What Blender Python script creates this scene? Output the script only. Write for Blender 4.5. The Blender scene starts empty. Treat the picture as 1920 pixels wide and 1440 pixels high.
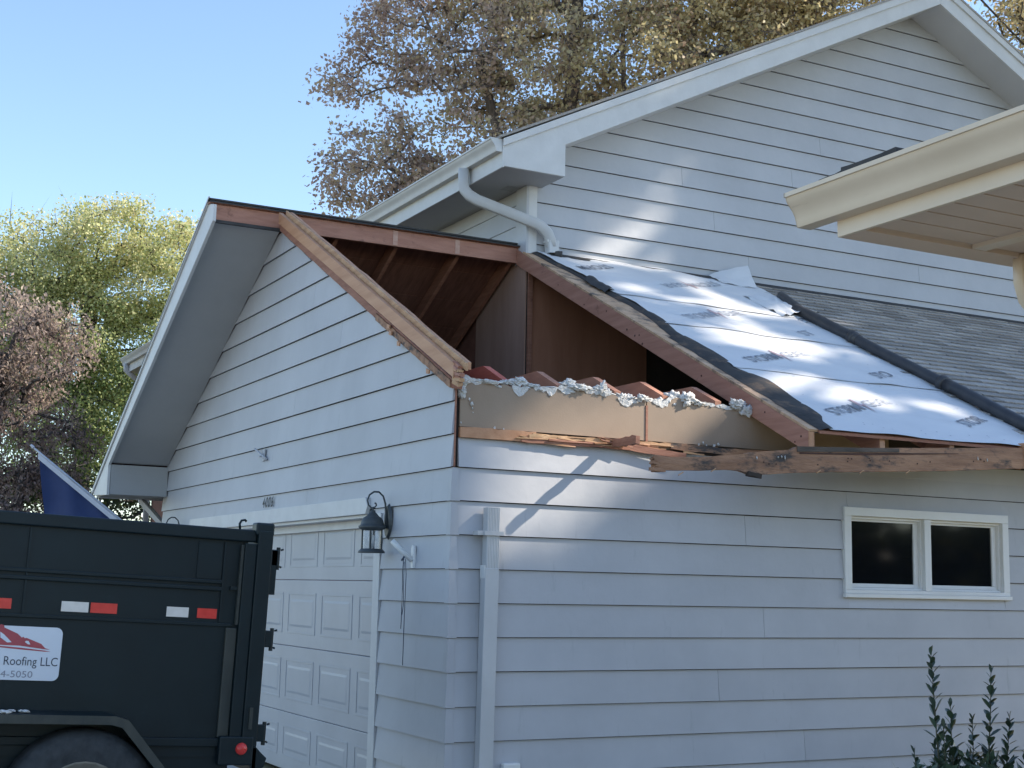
import bpy, bmesh, math, random
import numpy as np
from mathutils import Vector, Matrix, noise
random.seed(7); rng = np.random.default_rng(11)
sc = bpy.context.scene
COL = sc.collection

# ------------------------------------------------------------------ camera
cam_d = bpy.data.cameras.new('camera'); cam = bpy.data.objects.new('camera', cam_d); COL.objects.link(cam)
cam_d.sensor_width = 36; cam_d.lens = 49.43; cam_d.clip_start = .05; cam_d.clip_end = 2000
Rr = Vector((0.883923, -0.467225, 0.019503)); Uu = Vector((-0.084147, -0.117894, 0.989454)); Ww = Vector((0.459998, 0.876243, 0.143525))
M = Matrix((( Rr[0], Uu[0], -Ww[0], -4.1028), (Rr[1], Uu[1], -Ww[1], -8.6527), (Rr[2], Uu[2], -Ww[2], 1.65), (0, 0, 0, 1)))
cam.matrix_world = M
sc.camera = cam
# ------------------------------------------------------------------ light
SUN = Vector((2.4, -1.0, 1.9)).normalized()
EL = math.asin(SUN.z); AZ = math.atan2(SUN.x, SUN.y)
w = bpy.data.worlds.new('World'); sc.world = w; w.use_nodes = True
nt = w.node_tree; nt.nodes.clear()
sky = nt.nodes.new('ShaderNodeTexSky'); sky.sky_type = 'NISHITA'; sky.sun_disc = False
sky.sun_elevation = EL; sky.sun_rotation = AZ; sky.altitude = 200; sky.air_density = 1.0; sky.dust_density = 0.25; sky.ozone_density = 1.6
bg = nt.nodes.new('ShaderNodeBackground'); bg.inputs[1].default_value = 0.15
ow = nt.nodes.new('ShaderNodeOutputWorld'); nt.links.new(sky.outputs[0], bg.inputs[0]); nt.links.new(bg.outputs[0], ow.inputs[0])
sd = bpy.data.lights.new('sun', 'SUN'); sd.energy = 4.2; sd.angle = math.radians(.55); sd.color = (1, .90, .76)
so = bpy.data.objects.new('sun', sd); COL.objects.link(so); so.rotation_euler = (-SUN).to_track_quat('-Z', 'Y').to_euler(); so.location = SUN * 60
sc.view_settings.view_transform = 'Standard'; sc.view_settings.look = 'None'; sc.view_settings.exposure = 1.0; sc.view_settings.gamma = 1
sc.view_settings.use_curve_mapping = False
sc.render.engine = 'CYCLES'; sc.cycles.max_bounces = 6; sc.cycles.transparent_max_bounces = 8; sc.cycles.use_denoising = True
sc.render.resolution_x = 1024; sc.render.resolution_y = 768

# ------------------------------------------------------------------ materials
def mat(name, c1, c2=None, scale=6, stretch=(1, 1, 1), rough=.6, bump=0.0, bscale=None, metal=0, spec=.5, detail=6, rnd=0.0, contrast=(.3, .7), dirt=None, coord='Object', trans=0.0):
    m = bpy.data.materials.new(name); m.use_nodes = True; t = m.node_tree; N = t.nodes; L = t.links
    b = N['Principled BSDF']; b.inputs['Roughness'].default_value = rough; b.inputs['Metallic'].default_value = metal
    b.inputs['Specular IOR Level'].default_value = spec
    tc = N.new('ShaderNodeTexCoord'); mp = N.new('ShaderNodeMapping'); mp.inputs['Scale'].default_value = stretch
    L.new(tc.outputs[coord], mp.inputs[0])
    nz = N.new('ShaderNodeTexNoise'); nz.inputs['Scale'].default_value = scale; nz.inputs['Detail'].default_value = detail; nz.inputs['Roughness'].default_value = .6
    L.new(mp.outputs[0], nz.inputs[0])
    cr = N.new('ShaderNodeValToRGB'); cr.color_ramp.elements[0].position = contrast[0]; cr.color_ramp.elements[1].position = contrast[1]
    cr.color_ramp.elements[0].color = (*c1, 1); cr.color_ramp.elements[1].color = (*(c2 or c1), 1)
    L.new(nz.outputs[0], cr.inputs[0]); out = cr.outputs[0]
    if dirt:
        n2 = N.new('ShaderNodeTexNoise'); n2.inputs['Scale'].default_value = dirt[1]; n2.inputs['Detail'].default_value = 8; n2.inputs['Roughness'].default_value = .7
        mp2 = N.new('ShaderNodeMapping'); mp2.inputs['Scale'].default_value = dirt[3] if len(dirt) > 3 else (1, 1, 1)
        L.new(tc.outputs[coord], mp2.inputs[0]); L.new(mp2.outputs[0], n2.inputs[0])
        r2 = N.new('ShaderNodeMapRange'); r2.inputs[1].default_value = dirt[2]; r2.inputs[2].default_value = dirt[2] + .12
        L.new(n2.outputs[0], r2.inputs[0])
        mx = N.new('ShaderNodeMix'); mx.data_type = 'RGBA'; mx.inputs[7].default_value = (*dirt[0], 1)
        L.new(r2.outputs[0], mx.inputs[0]); L.new(out, mx.inputs[6]); out = mx.outputs[2]
    if rnd:
        oi = N.new('ShaderNodeObjectInfo'); mr = N.new('ShaderNodeMapRange'); mr.inputs[3].default_value = 1 - rnd; mr.inputs[4].default_value = 1 + rnd
        L.new(oi.outputs['Random'], mr.inputs[0])
        hs = N.new('ShaderNodeHueSaturation'); L.new(mr.outputs[0], hs.inputs['Value']); L.new(out, hs.inputs['Color']); out = hs.outputs[0]
    L.new(out, b.inputs['Base Color'])
    if bump:
        nb = N.new('ShaderNodeTexNoise'); nb.inputs['Scale'].default_value = bscale or scale * 4; nb.inputs['Detail'].default_value = 5
        L.new(mp.outputs[0], nb.inputs[0])
        bp = N.new('ShaderNodeBump'); bp.inputs['Strength'].default_value = 1; bp.inputs['Distance'].default_value = bump
        L.new(nb.outputs[0], bp.inputs['Height']); L.new(bp.outputs[0], b.inputs['Normal'])
    return m

def leafmat(name, stops, rough=.5, tr=.42):
    m = bpy.data.materials.new(name); m.use_nodes = True; t = m.node_tree; N = t.nodes; L = t.links
    b = N['Principled BSDF']; b.inputs['Roughness'].default_value = rough; b.inputs['Specular IOR Level'].default_value = .35
    at = N.new('ShaderNodeAttribute'); at.attribute_name = 'tint'
    cr = N.new('ShaderNodeValToRGB'); E_ = cr.color_ramp.elements
    while len(E_) < len(stops): E_.new(.5)
    for e, (p, c) in zip(E_, stops): e.position = p; e.color = (*c, 1)
    L.new(at.outputs['Fac'], cr.inputs[0]); L.new(cr.outputs[0], b.inputs['Base Color'])
    tl = N.new('ShaderNodeBsdfTranslucent'); L.new(cr.outputs[0], tl.inputs[0])
    mx = N.new('ShaderNodeMixShader'); mx.inputs[0].default_value = tr
    L.new(b.outputs[0], mx.inputs[1]); L.new(tl.outputs[0], mx.inputs[2]); L.new(mx.outputs[0], N['Material Output'].inputs[0])
    return m

MT = {}
MT['siding'] = mat('siding_paint', (.415, .423, .447), (.485, .493, .517), 1.3, (1, 1, 1), .55, .003, 7, rnd=.035, dirt=((.39, .40, .42), 5, .60, (3, 3, .4)))
MT['siding_main'] = mat('siding_paint_main', (.405, .415, .438), (.475, .485, .508), 1.1, (1, 1, 1), .55, .003, 7, rnd=.03, dirt=((.43, .44, .47), 2, .68, (1, 1, .4)))
MT['trim'] = mat('white_trim', (.55, .55, .545), (.62, .62, .615), 5, (1, 1, 1), .5, .001, 40, dirt=((.42, .40, .37), 9, .68))
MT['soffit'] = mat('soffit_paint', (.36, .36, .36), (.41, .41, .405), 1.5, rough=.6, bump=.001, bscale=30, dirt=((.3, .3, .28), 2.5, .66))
MT['pipe'] = mat('painted_pipe', (.50, .505, .51), (.57, .575, .58), 4, (1, 1, .5), .5, dirt=((.42, .42, .41), 6, .62, (2, 2, .3)))
MT['white'] = mat('white_vinyl', (.72, .72, .70), (.78, .78, .77), 3, rough=.4)
MT['doorpaint'] = mat('door_paint', (.40, .405, .425), (.45, .455, .475), 2.2, rough=.45, bump=.0006, bscale=50)
MT['redwood'] = mat('old_lumber', (.25, .105, .065), (.38, .18, .12), 5, (1, .6, 6), .75, .002, 22, rnd=.08, dirt=((.10, .045, .03), 4, .62))
MT['rafter'] = mat('rafter_lumber', (.33, .15, .10), (.45, .225, .16), 4, (1, .5, 6), .72, .002, 22, dirt=((.16, .07, .05), 5, .60))
MT['joistred'] = mat('red_stained_joist', (.42, .085, .05), (.55, .14, .09), 4, (4, 1, 4), .7)
MT['joist'] = mat('orange_joist', (.36, .15, .09), (.50, .24, .15), 4, (5, 1, 5), .7, dirt=((.22, .09, .05), 6, .62))
MT['newwood'] = mat('fresh_lumber', (.42, .20, .10), (.55, .30, .17), 3, (4, .5, 5), .6, .001, 25, dirt=((.27, .13, .065), 6, .64, (1, .4, 1)))
MT['splinter'] = mat('splintered_wood', (.36, .19, .10), (.60, .38, .21), 4, (.7, 1.2, 5), .7, .003, 20)
MT['grey_lumber'] = mat('weathered_lumber', (.22, .115, .07), (.42, .24, .145), 3, (1, 5, 5), .8, .005, 16, dirt=((.055, .048, .045), 3.4, .50, (1, 2, 2.4)))
MT['rotten'] = mat('rotten_wood', (.05, .045, .04), (.14, .11, .09), 4, (1, 3, 4), .85, .003)
MT['deck'] = mat('roof_plywood', (.15, .065, .045), (.26, .12, .085), 4, (6, .8, 1), .8, .002)
MT['ply_a'] = mat('sheathing_grey_brown', (.33, .20, .15), (.42, .27, .21), 2, (3, 3, .5), .8, .001)
MT['ply_b'] = mat('sheathing_red_brown', (.30, .13, .075), (.40, .19, .12), 2, (3, 3, .5), .8, .001)
MT['edgeply'] = mat('plywood_edge', (.42, .25, .14), (.62, .42, .27), 8, (1, 1, 1), .8, .002, dirt=((.12, .09, .07), 5, .5))
MT['fibre'] = mat('fibreboard', (.30, .225, .165), (.36, .27, .20), 2.5, rough=.85, bump=.0008, bscale=80, dirt=((.25, .18, .13), 5, .68))
MT['dark'] = mat('shade_dark', (.03, .025, .022), (.05, .04, .035), 4, rough=.9)  # near-black fill, painted shade in siding gaps and under the roof deck
MT['black'] = mat('roofing_felt', (.028, .027, .028), (.055, .052, .05), 7, rough=.75, bump=.003, bscale=30)
MT['feltedge'] = mat('weathered_felt', (.022, .021, .021), (.05, .045, .04), 7, rough=.8, bump=.004, bscale=25, dirt=((.13, .085, .055), 5, .52))
MT['tube'] = mat('black_plastic', (.03, .03, .034), (.05, .048, .05), 9, rough=.42, bump=.002, bscale=12)
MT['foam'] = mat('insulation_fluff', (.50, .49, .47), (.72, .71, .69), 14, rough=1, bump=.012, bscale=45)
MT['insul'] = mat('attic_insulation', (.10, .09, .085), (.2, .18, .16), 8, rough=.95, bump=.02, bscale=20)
MT['wrap'] = mat('white_underlayment', (.63, .635, .645), (.70, .705, .71), 1.4, rough=.5, bump=.006, bscale=5, dirt=((.58, .59, .61), 2.2, .60, (1, .5, 1)))
MT['ink'] = mat('grey_ink', (.17, .18, .21), (.27, .28, .31), 14, rough=.7)
MT['inkpale'] = mat('pale_ink', (.32, .33, .37), (.44, .46, .50), 14, rough=.7)
MT['inkred'] = mat('faded_red_ink', (.50, .34, .36), (.60, .45, .46), 14, rough=.7)
MT['shingle'] = mat('asphalt_shingle', (.20, .185, .172), (.43, .40, .37), 90, rough=.9, bump=.004, bscale=140, detail=3, rnd=.28, coord='Object')
MT['cream'] = mat('cream_aluminium', (.62, .505, .37), (.68, .56, .42), 3, rough=.42, dirt=((.46, .37, .27), 9, .62, (1, .25, 3)))
MT['creamsoffit'] = mat('cream_soffit', (.60, .46, .35), (.66, .51, .39), 3, rough=.6)
MT['lamp'] = mat('lamp_metal', (.035, .045, .05), (.06, .07, .075), 20, rough=.45, spec=.5)
MT['paintblack'] = mat('trailer_paint', (.003, .010, .013), (.005, .015, .019), 3, rough=.45, spec=.33, bump=.0006, bscale=15, dirt=((.008, .020, .024), 4, .62))
MT['paintworn'] = mat('trailer_worn', (.015, .022, .022), (.055, .058, .048), 6, (1, 1, .4), .5)
MT['rubber'] = mat('tyre_rubber', (.02, .024, .027), (.05, .055, .06), 14, rough=.75, bump=.003, bscale=60)
MT['rim'] = mat('wheel_rim', (.16, .15, .12), (.28, .26, .22), 9, rough=.5, metal=.3)
MT['red'] = mat('red_reflector', (.62, .03, .025), (.72, .05, .04), 30, rough=.3)
MT['tape_white'] = mat('white_reflector', (.66, .62, .56), (.75, .70, .64), 30, rough=.35)
MT['signw'] = mat('sign_white', (.62, .66, .72), (.66, .70, .76), 4, rough=.3)
MT['signr'] = mat('sign_red', (.36, .05, .07), (.42, .07, .09), 8, rough=.35)
MT['signb'] = mat('sign_black', (.03, .04, .07), (.045, .06, .09), 8, rough=.35)
MT['signg'] = mat('sign_grey', (.22, .23, .28), (.27, .28, .33), 8, rough=.35)
MT['flag'] = mat('blue_cloth', (.012, .03, .105), (.018, .042, .14), 5, rough=.7)
MT['pole'] = mat('flag_pole', (.45, .47, .52), (.55, .57, .62), 8, rough=.4)
MT['concrete'] = mat('driveway_concrete', (.42, .40, .37), (.50, .48, .45), 3, rough=.9, bump=.004, bscale=40)
MT['grass'] = mat('lawn', (.13, .125, .055), (.24, .20, .10), 1.2, rough=.95, bump=.02, bscale=20)
MT['bark'] = mat('bark', (.09, .075, .07), (.20, .17, .155), 6, (3, 3, .6), .9, .02, 9)
MT['barkdark'] = mat('bark_dark', (.04, .034, .032), (.10, .085, .078), 6, (3, 3, .6), .9, .02, 9)
MT['brick'] = mat('red_brick', (.28, .09, .06), (.36, .14, .09), 9, rough=.9)
MT['debris'] = mat('debris_grey', (.10, .10, .12), (.32, .30, .28), 8, rough=.8)
g = bpy.data.materials.new('window_glass'); g.use_nodes = True; b_ = g.node_tree.nodes['Principled BSDF']
b_.inputs['Base Color'].default_value = (.006, .007, .009, 1); b_.inputs['Roughness'].default_value = .06; b_.inputs['Specular IOR Level'].default_value = .38
MT['glass'] = g
g = bpy.data.materials.new('lamp_glass'); g.use_nodes = True; b_ = g.node_tree.nodes['Principled BSDF']
b_.inputs['Base Color'].default_value = (.9, .93, .95, 1); b_.inputs['Roughness'].default_value = .08; b_.inputs['Transmission Weight'].default_value = .85; b_.inputs['IOR'].default_value = 1.1
MT['lampglass'] = g

# ------------------------------------------------------------------ mesh helpers
class MB:
    def __init__(s): s.v = []; s.f = []; s.uv = None
    def add(s, vs, fs):
        k = len(s.v); s.v += [tuple(v) for v in vs]; s.f += [tuple(i + k for i in f) for f in fs]; return s
    def box(s, x0, x1, y0, y1, z0, z1):
        return s.add([(x, y, z) for x in (x0, x1) for y in (y0, y1) for z in (z0, z1)],
                     [(0, 1, 3, 2), (4, 6, 7, 5), (0, 4, 5, 1), (2, 3, 7, 6), (0, 2, 6, 4), (1, 5, 7, 3)])
    def hexa(s, a, b):   # a, b: two quads (4 points each) joined
        return s.add(list(a) + list(b), [(3, 2, 1, 0), (4, 5, 6, 7), (0, 1, 5, 4), (1, 2, 6, 5), (2, 3, 7, 6), (3, 0, 4, 7)])
    def prism(s, poly, f0, f1):   # poly of 2-D points; f0,f1 map (a,b)->3D
        n = len(poly); A = [f0(*p) for p in poly]; B = [f1(*p) for p in poly]
        return s.add(A + B, [tuple(range(n))[::-1], tuple(range(n, 2 * n))] + [(i, (i + 1) % n, n + (i + 1) % n, n + i) for i in range(n)])
    def beam(s, p0, p1, wd, ht, up=(0, 0, 1), n=1, jit=0):
        p0 = Vector(p0); p1 = Vector(p1); d = (p1 - p0).normalized(); sd_ = d.cross(Vector(up)).normalized(); u = sd_.cross(d).normalized()
        pr = []
        for i in range(n + 1):
            c = p0.lerp(p1, i / n); jj = [random.uniform(-jit, jit) for _ in range(4)] if jit else [0] * 4
            pr.append([c + sd_ * (a * wd / 2 + jj[k] * .5) + u * (b * ht / 2 + jj[k]) for k, (a, b) in enumerate(((-1, -1), (1, -1), (1, 1), (-1, 1)))])
        k = len(s.v); vs = [v for r in pr for v in r]; fs = [(3, 2, 1, 0), tuple(4 * n + i for i in range(4))]
        for i in range(n):
            for j in range(4): fs.append((4 * i + j, 4 * i + (j + 1) % 4, 4 * i + 4 + (j + 1) % 4, 4 * i + 4 + j))
        return s.add(vs, fs)
    def sweep(s, path, prof, up=(0, 0, 1), cap=True, closed=True):
        P = [Vector(p) for p in path]; n = len(prof); vs = []; upv = Vector(up); last = None
        for i, p in enumerate(P):
            d = ((P[min(i + 1, len(P) - 1)] - p).normalized() + (p - P[max(i - 1, 0)]).normalized())
            d = d.normalized() if d.length > 1e-6 else Vector((0, 0, 1))
            a = d.cross(upv)
            if a.length < .05: a = last if last is not None else d.cross(Vector((0, 1, 0)))
            a = a.normalized(); last = a; u = a.cross(d).normalized()
            pr = prof[i] if isinstance(prof[0], list) else prof
            n = len(pr)
            vs += [p + a * q[0] + u * q[1] for q in pr]
        fs = []
        for i in range(len(P) - 1):
            for j in range(n if closed else n - 1): fs.append((i * n + j, i * n + (j + 1) % n, (i + 1) * n + (j + 1) % n, (i + 1) * n + j))
        if cap: fs += [tuple(range(n))[::-1], tuple((len(P) - 1) * n + j for j in range(n))]
        return s.add(vs, fs)
    def tube(s, path, r, n=8, up=(0, 0, 1)):
        rs = r if isinstance(r, (list, tuple)) else [r] * len(path)
        prof = [[(rr * math.cos(2 * math.pi * k / n), rr * math.sin(2 * math.pi * k / n)) for k in range(n)] for rr in rs]
        return s.sweep(path, prof, up)
    def lathe(s, prof, c, n=16, axis='z', a0=0):
        vs = []; m_ = len(prof)
        for k in range(n):
            t = a0 + 2 * math.pi * k / n
            for r, h in prof:
                if axis == 'z': vs.append((c[0] + r * math.cos(t), c[1] + r * math.sin(t), c[2] + h))
                elif axis == 'y': vs.append((c[0] + r * math.cos(t), c[1] + h, c[2] + r * math.sin(t)))
                else: vs.append((c[0] + h, c[1] + r * math.cos(t), c[2] + r * math.sin(t)))
        fs = [(k * m_ + j, ((k + 1) % n) * m_ + j, ((k + 1) % n) * m_ + j + 1, k * m_ + j + 1) for k in range(n) for j in range(m_ - 1)]
        return s.add(vs, fs)
    def build(s, name, m, parent=None, smooth=False, bevel=0, loc=None, kind=None):
        me = bpy.data.meshes.new(name); me.from_pydata([tuple(v) for v in s.v], [], s.f); me.validate()
        bm = bmesh.new(); bm.from_mesh(me); bmesh.ops.remove_doubles(bm, verts=bm.verts, dist=1e-5)
        bmesh.ops.recalc_face_normals(bm, faces=bm.faces); bm.to_mesh(me); bm.free()
        mm = MT[m] if isinstance(m, str) else m; me.materials.append(mm)
        if smooth:
            for p in me.polygons: p.use_smooth = True
            if smooth == 'auto': me.set_sharp_from_angle(angle=math.radians(28))
        o = bpy.data.objects.new(name, me); COL.objects.link(o); place(o, parent)
        if bevel:
            b = o.modifiers.new('edge', 'BEVEL'); b.width = bevel; b.segments = 2; b.limit_method = 'ANGLE'
        if kind: o['kind'] = kind
        return o
def place(o, parent):
    if parent is None: return
    o.parent = parent
    t = Vector(parent.get('_o', (0, 0, 0))); 
    if not parent.get('_local'):
        o.matrix_parent_inverse = Matrix.Translation(-t) if parent.type == 'EMPTY' else Matrix.Identity(4)
def thing(name, label, cat, loc=(0, 0, 0), group=None, local=False):
    o = bpy.data.objects.new(name, None); COL.objects.link(o); o.location = loc; o.empty_display_size = .2
    o['label'] = label; o['category'] = cat
    if not local: o['_o'] = tuple(loc)
    else: o['_local'] = 1
    if group: o['group'] = group
    return o
def tag(o, label, cat, group=None):
    o['label'] = label; o['category'] = cat
    if group: o['group'] = group
    return o
def part(name, parent):   # a part that only gathers sub-parts
    o = bpy.data.objects.new(name, None); COL.objects.link(o); o.empty_display_size = .1
    place(o, parent); return o
def noi(x, y=0, z=0): return noise.noise(Vector((x, y, z)))

def text_mesh(txt, size=1, sx=1.0, shear=0, bold=0, width=None):
    cu = bpy.data.curves.new('lettering', 'FONT'); cu.body = txt; cu.size = size; cu.resolution_u = 3; cu.shear = shear; cu.offset = bold
    o = bpy.data.objects.new('lettering', cu); COL.objects.link(o)
    dg = bpy.context.evaluated_depsgraph_get(); me = bpy.data.meshes.new_from_object(o.evaluated_get(dg))
    if width:
        xs_ = [v.co.x for v in me.vertices]; sx = width / (max(xs_) - min(xs_))
    vs = [(v.co.x * sx, v.co.y) for v in me.vertices]; fs = [tuple(p.vertices) for p in me.polygons]
    bpy.data.objects.remove(o); bpy.data.curves.remove(cu); bpy.data.meshes.remove(me)
    return vs, fs
def place_text(txt, size, f, m, name, parent, sx=1.0, shear=0, bold=0, width=None):
    vs, fs = text_mesh(txt, size, sx, shear, bold, width)
    mb = MB(); mb.add([f(*v) for v in vs], fs)
    o = mb.build(name, m, parent); return o

# ================================================================== SETTING
def grid(x0, x1, y0, y1, n, m_, f):
    mb = MB(); vs = [f(x0 + (x1 - x0) * i / n, y0 + (y1 - y0) * j / m_) for i in range(n + 1) for j in range(m_ + 1)]
    return mb.add(vs, [(i * (m_ + 1) + j, (i + 1) * (m_ + 1) + j, (i + 1) * (m_ + 1) + j + 1, i * (m_ + 1) + j + 1) for i in range(n) for j in range(m_)])
gr = grid(-400, 400, -400, 500, 40, 40, lambda x, y: (x, y, -.02)).build('ground', 'grass'); gr['kind'] = 'structure'
dr = MB().box(-30, -.02, -9, 7.6, -.3, 0).build('driveway', 'concrete'); dr['kind'] = 'structure'

# ================================================================== GARAGE WING
YR, ZR = 3.92, 5.16            # ridge
XR0, XR1 = -.71, 2.55          # ridge from overhang to main house
garage = thing('garage_wing', 'single storey pale grey lap sided garage wing with its side roof half torn off', 'garage', (0, 0, 0))
def zs(y): return ZR - .5 * (YR - y)          # right slope top surface
def zl(y): return ZR + .02 - .545 * (y - YR)   # left slope top surface
# ---- walls: backing + boards
fw = MB()
fw.box(.005, .11, .02, 1.32, 0, 3.0); fw.box(.005, .11, 6.3, 7.88, 0, 2.7); fw.box(.005, .11, 1.32, 6.3, 2.19, 2.95)
fw.prism([(.02, 2.95), (7.88, 2.7), (7.88, 2.85), (3.95, 4.93), (.02, 3.02)], lambda a, b: (.005, a, b), lambda a, b: (.11, a, b))
front_wall = fw.build('front_wall', 'dark', garage)  # dark backing shows through board gaps as painted lap shadow
def yright(z): return 0 if z < 3.0 else (z - 3.0) / .498
def yleft(z): return 7.9 if z < 2.84 else max(3.95 + (4.965 - z) / .53, 3.95) + .05
fz = [2.4588 - .229 * k for k in range(10, 0, -1)] + [2.4588 + .2268 * k for k in range(0, 12)]
def lap_x(y0b, y0t, y1b, y1t, zb, zt, parent, name='siding_board'):   # board on x=0 facing -x
    mb = MB(); tb, tt = .026, .006; zb += .0006
    A = [(-tb, y0b, zb), (-tt, y0t, zt), (.004, y0t, zt), (.004, y0b, zb + .006), (-.005, y0b, zb + .006), (-.022, y0b, zb + .002)]
    B = [(-tb, y1b, zb), (-tt, y1t, zt), (.004, y1t, zt), (.004, y1b, zb + .006), (-.005, y1b, zb + .006), (-.022, y1b, zb + .002)]
    return mb.add(A + B, [(5, 4, 3, 2, 1, 0), (6, 7, 8, 9, 10, 11)] + [(i, (i + 1) % 6, 6 + (i + 1) % 6, 6 + i) for i in range(6)]).build(name, 'siding', parent)
for i, zb in enumerate(fz):
    zt = (fz[i + 1] if i + 1 < len(fz) else zb + .22) - .003
    if zb > 4.9: break
    zt = min(zt, 4.95)
    zb = max(zb, .02)
    jz = random.uniform(-.0012, .0012)
    if zt < 2.2:
        lap_x(-.012, -.012, 1.18, 1.18, zb, zt, front_wall); lap_x(6.5, 6.5, 7.9, 7.9, zb, zt, front_wall)
    elif zb < 2.2:
        lap_x(-.012, -.012, 1.42, 1.42, zb, zt, front_wall); lap_x(6.5, 6.5, 7.9, 7.9, zb, zt, front_wall); lap_x(1.42, 1.42, 3.92, 3.92, 2.312, zt, front_wall); lap_x(3.923, 3.923, 6.5, 6.5, 2.312, zt, front_wall)
    else:
        y0b, y0t, y1b, y1t = yright(zb), yright(zt), yleft(zb), yleft(zt)
        if y0b == 0: y0b = y0t = -.012
        if y1t - y0t < .1: y1t = y0t + .1
        j = [None, 2.9, None, 5.1, None, 3.3, None, 2.2][i % 8]
        if j and y0b + .6 < j < y1t - .6:
            lap_x(y0b, y0t, j, j, zb + jz, zt, front_wall); lap_x(j + .003, j + .003, y1b, y1t, zb + jz, zt, front_wall)
        else: lap_x(y0b, y0t, y1b, y1t, zb + jz, zt, front_wall)
# ---- side wall (y=0, facing -y)
WX0, WX1, WZ0, WZ1 = 3.46, 5.14, 1.68, 2.29
sw = MB().box(.02, WX0, .005, .1, 0, 2.74).box(WX1, 11, .005, .1, 0, 2.74).box(WX0, WX1, .005, .1, 0, WZ0).box(WX0, WX1, .005, .1, WZ1, 2.74)
sw.box(.02, 11, .01, .1, 2.74, 3.0)
side_wall = sw.build('side_wall', 'dark', garage)  # dark core stands in for the shadow lines between courses
def lap_y(x0, x1, zb, zt, parent, m='siding', y=0):
    zb += .0028
    tb, tt = .026, .006
    A = [(x0, y - tb, zb), (x0, y - tt, zt), (x0, y + .004, zt), (x0, y + .004, zb + .006), (x0, y - .005, zb + .006), (x0, y - .022, zb + .002)]
    return MB().add(A + [(x1, p[1], p[2]) for p in A], [(5, 4, 3, 2, 1, 0), (6, 7, 8, 9, 10, 11)] + [(i, (i + 1) % 6, 6 + (i + 1) % 6, 6 + i) for i in range(6)]).build('siding_board', m, parent)
joints = {0: [], 1: [7.2], 2: [2.45, 8.3], 3: [6.3], 4: [], 5: [2.62, 7.6], 6: [6.0], 7: [2.2, 8.9], 8: [6.7], 9: [3.0], 10: [5.6]}
for k in range(0, 11):
    zb = 2.459 - .229 * k; zt = zb + .229 + (-.003 if k else .004)
    if k == 0: zt = 2.662
    zb = max(zb, .02)
    if zt < .05: continue
    js = [.0 if k else .03] + joints.get(k, []) + [11.0]
    zb += random.uniform(-.001, .001)
    for a, b in zip(js[:-1], js[1:]):
        a2 = a + (.003 if a > .1 else 0)
        if zt > WZ0 + .02 and zb < WZ1 - .02 and a2 < WX0 and b > WX1:
            lap_y(a2, WX0 - .01, zb, zt, side_wall); lap_y(WX1 + .01, b, zb, zt, side_wall)
            if zt > WZ1 + .03: lap_y(WX0 - .01, WX1 + .01, 2.3, zt, side_wall)
            if zb < WZ0 - .03: lap_y(WX0 - .01, WX1 + .01, zb, 1.66, side_wall)
        else: lap_y(a2, b, zb, zt, side_wall)
    if k >= 1 and zt - zb > .1:   # small metal corner cap on each course
        MB().prism([(-.026, -.026), (.045, -.026), (.045, -.0235), (-.0235, -.0235), (-.0235, .035), (-.026, .035)],
                   lambda a, b: (a, b, zb - .003), lambda a, b: (a * .72 + (.0 if a > 0 else .003), b * .72 if b < 0 else b, zt - .006)).build('corner_cap', 'siding', side_wall)
MB().box(2.6, 11, -.016, -.009, 2.60, 2.735).build('frieze_board', 'siding', side_wall)
# dark split line + cracked strip at the top corner
MB().box(-.006, .0, -.03, .0, 2.46, 3.0).build('corner_strip', 'redwood', side_wall)
# brown sheathing board in two sheets with torn top edges
def torn_sheet(x0, x1, zb, top, y0, y1, step=.025):
    n = int((x1 - x0) / step); pts = [(x0 + (x1 - x0) * i / n) for i in range(n + 1)]
    mb = MB(); tops = [top(x) for x in pts]; k = n + 1
    vs = [(x, y0, zb) for x in pts] + [(x, y0, t) for x, t in zip(pts, tops)] + [(x, y1, zb) for x in pts] + [(x, y1, t) for x, t in zip(pts, tops)]
    fs = []
    for i in range(n):
        fs += [(i, i + 1, k + i + 1, k + i), (2 * k + i, 3 * k + i, 3 * k + i + 1, 2 * k + i + 1), (k + i, k + i + 1, 3 * k + i + 1, 3 * k + i), (i, 2 * k + i, 2 * k + i + 1, i + 1)]
    fs += [(0, k, 3 * k, 2 * k), (n, 2 * k + n, 3 * k + n, k + n)]
    return mb.add(vs, fs)
def topline(x): return 3.055 + .018 * math.sin(x * 7.0 + 1) + .022 * noi(x * 9) + .012 * noi(x * 31, 4) - (.02 if 1.3 < x < 1.75 else 0)
torn_sheet(.035, 1.552, 2.74, topline, -.012, .004).build('sheathing_board', 'fibre', side_wall)
torn_sheet(1.562, 3.9, 2.74, topline, -.012, .004).build('sheathing_board', 'fibre', side_wall)
MB().box(1.549, 1.566, -.018, -.004, 2.73, 3.0).build('joint_strip', 'redwood', side_wall)
# pale ledger and splinters along its bottom edge
MB().beam((.03, -.022, 2.70), (.62, -.022, 2.70), .03, .072, n=10, jit=.003).build('ledger', 'newwood', side_wall)
MB().beam((.5, -.03, 2.676), (1.42, -.034, 2.676), .03, .030, n=14, jit=.006).build('ledger', 'redwood', side_wall)
MB().beam((.56, -.036, 2.705), (1.95, -.03, 2.715), .03, .028, n=22, jit=.007).build('ledger', 'splinter', side_wall)
for k in range(34):
    x = random.uniform(.45, 2.1); L_ = random.uniform(.08, .42); z = 2.70 + random.uniform(-.03, .035)
    y = -random.uniform(.03, .06); mb = MB()
    mb.beam((x, y, z), (x + L_, y - random.uniform(-.01, .03), z + random.uniform(-.02, .012)), .010, random.uniform(.004, .012), n=3, jit=.003)
    mb.build('splinter', random.choice(['splinter', 'newwood', 'splinter', 'redwood']), side_wall)
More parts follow.
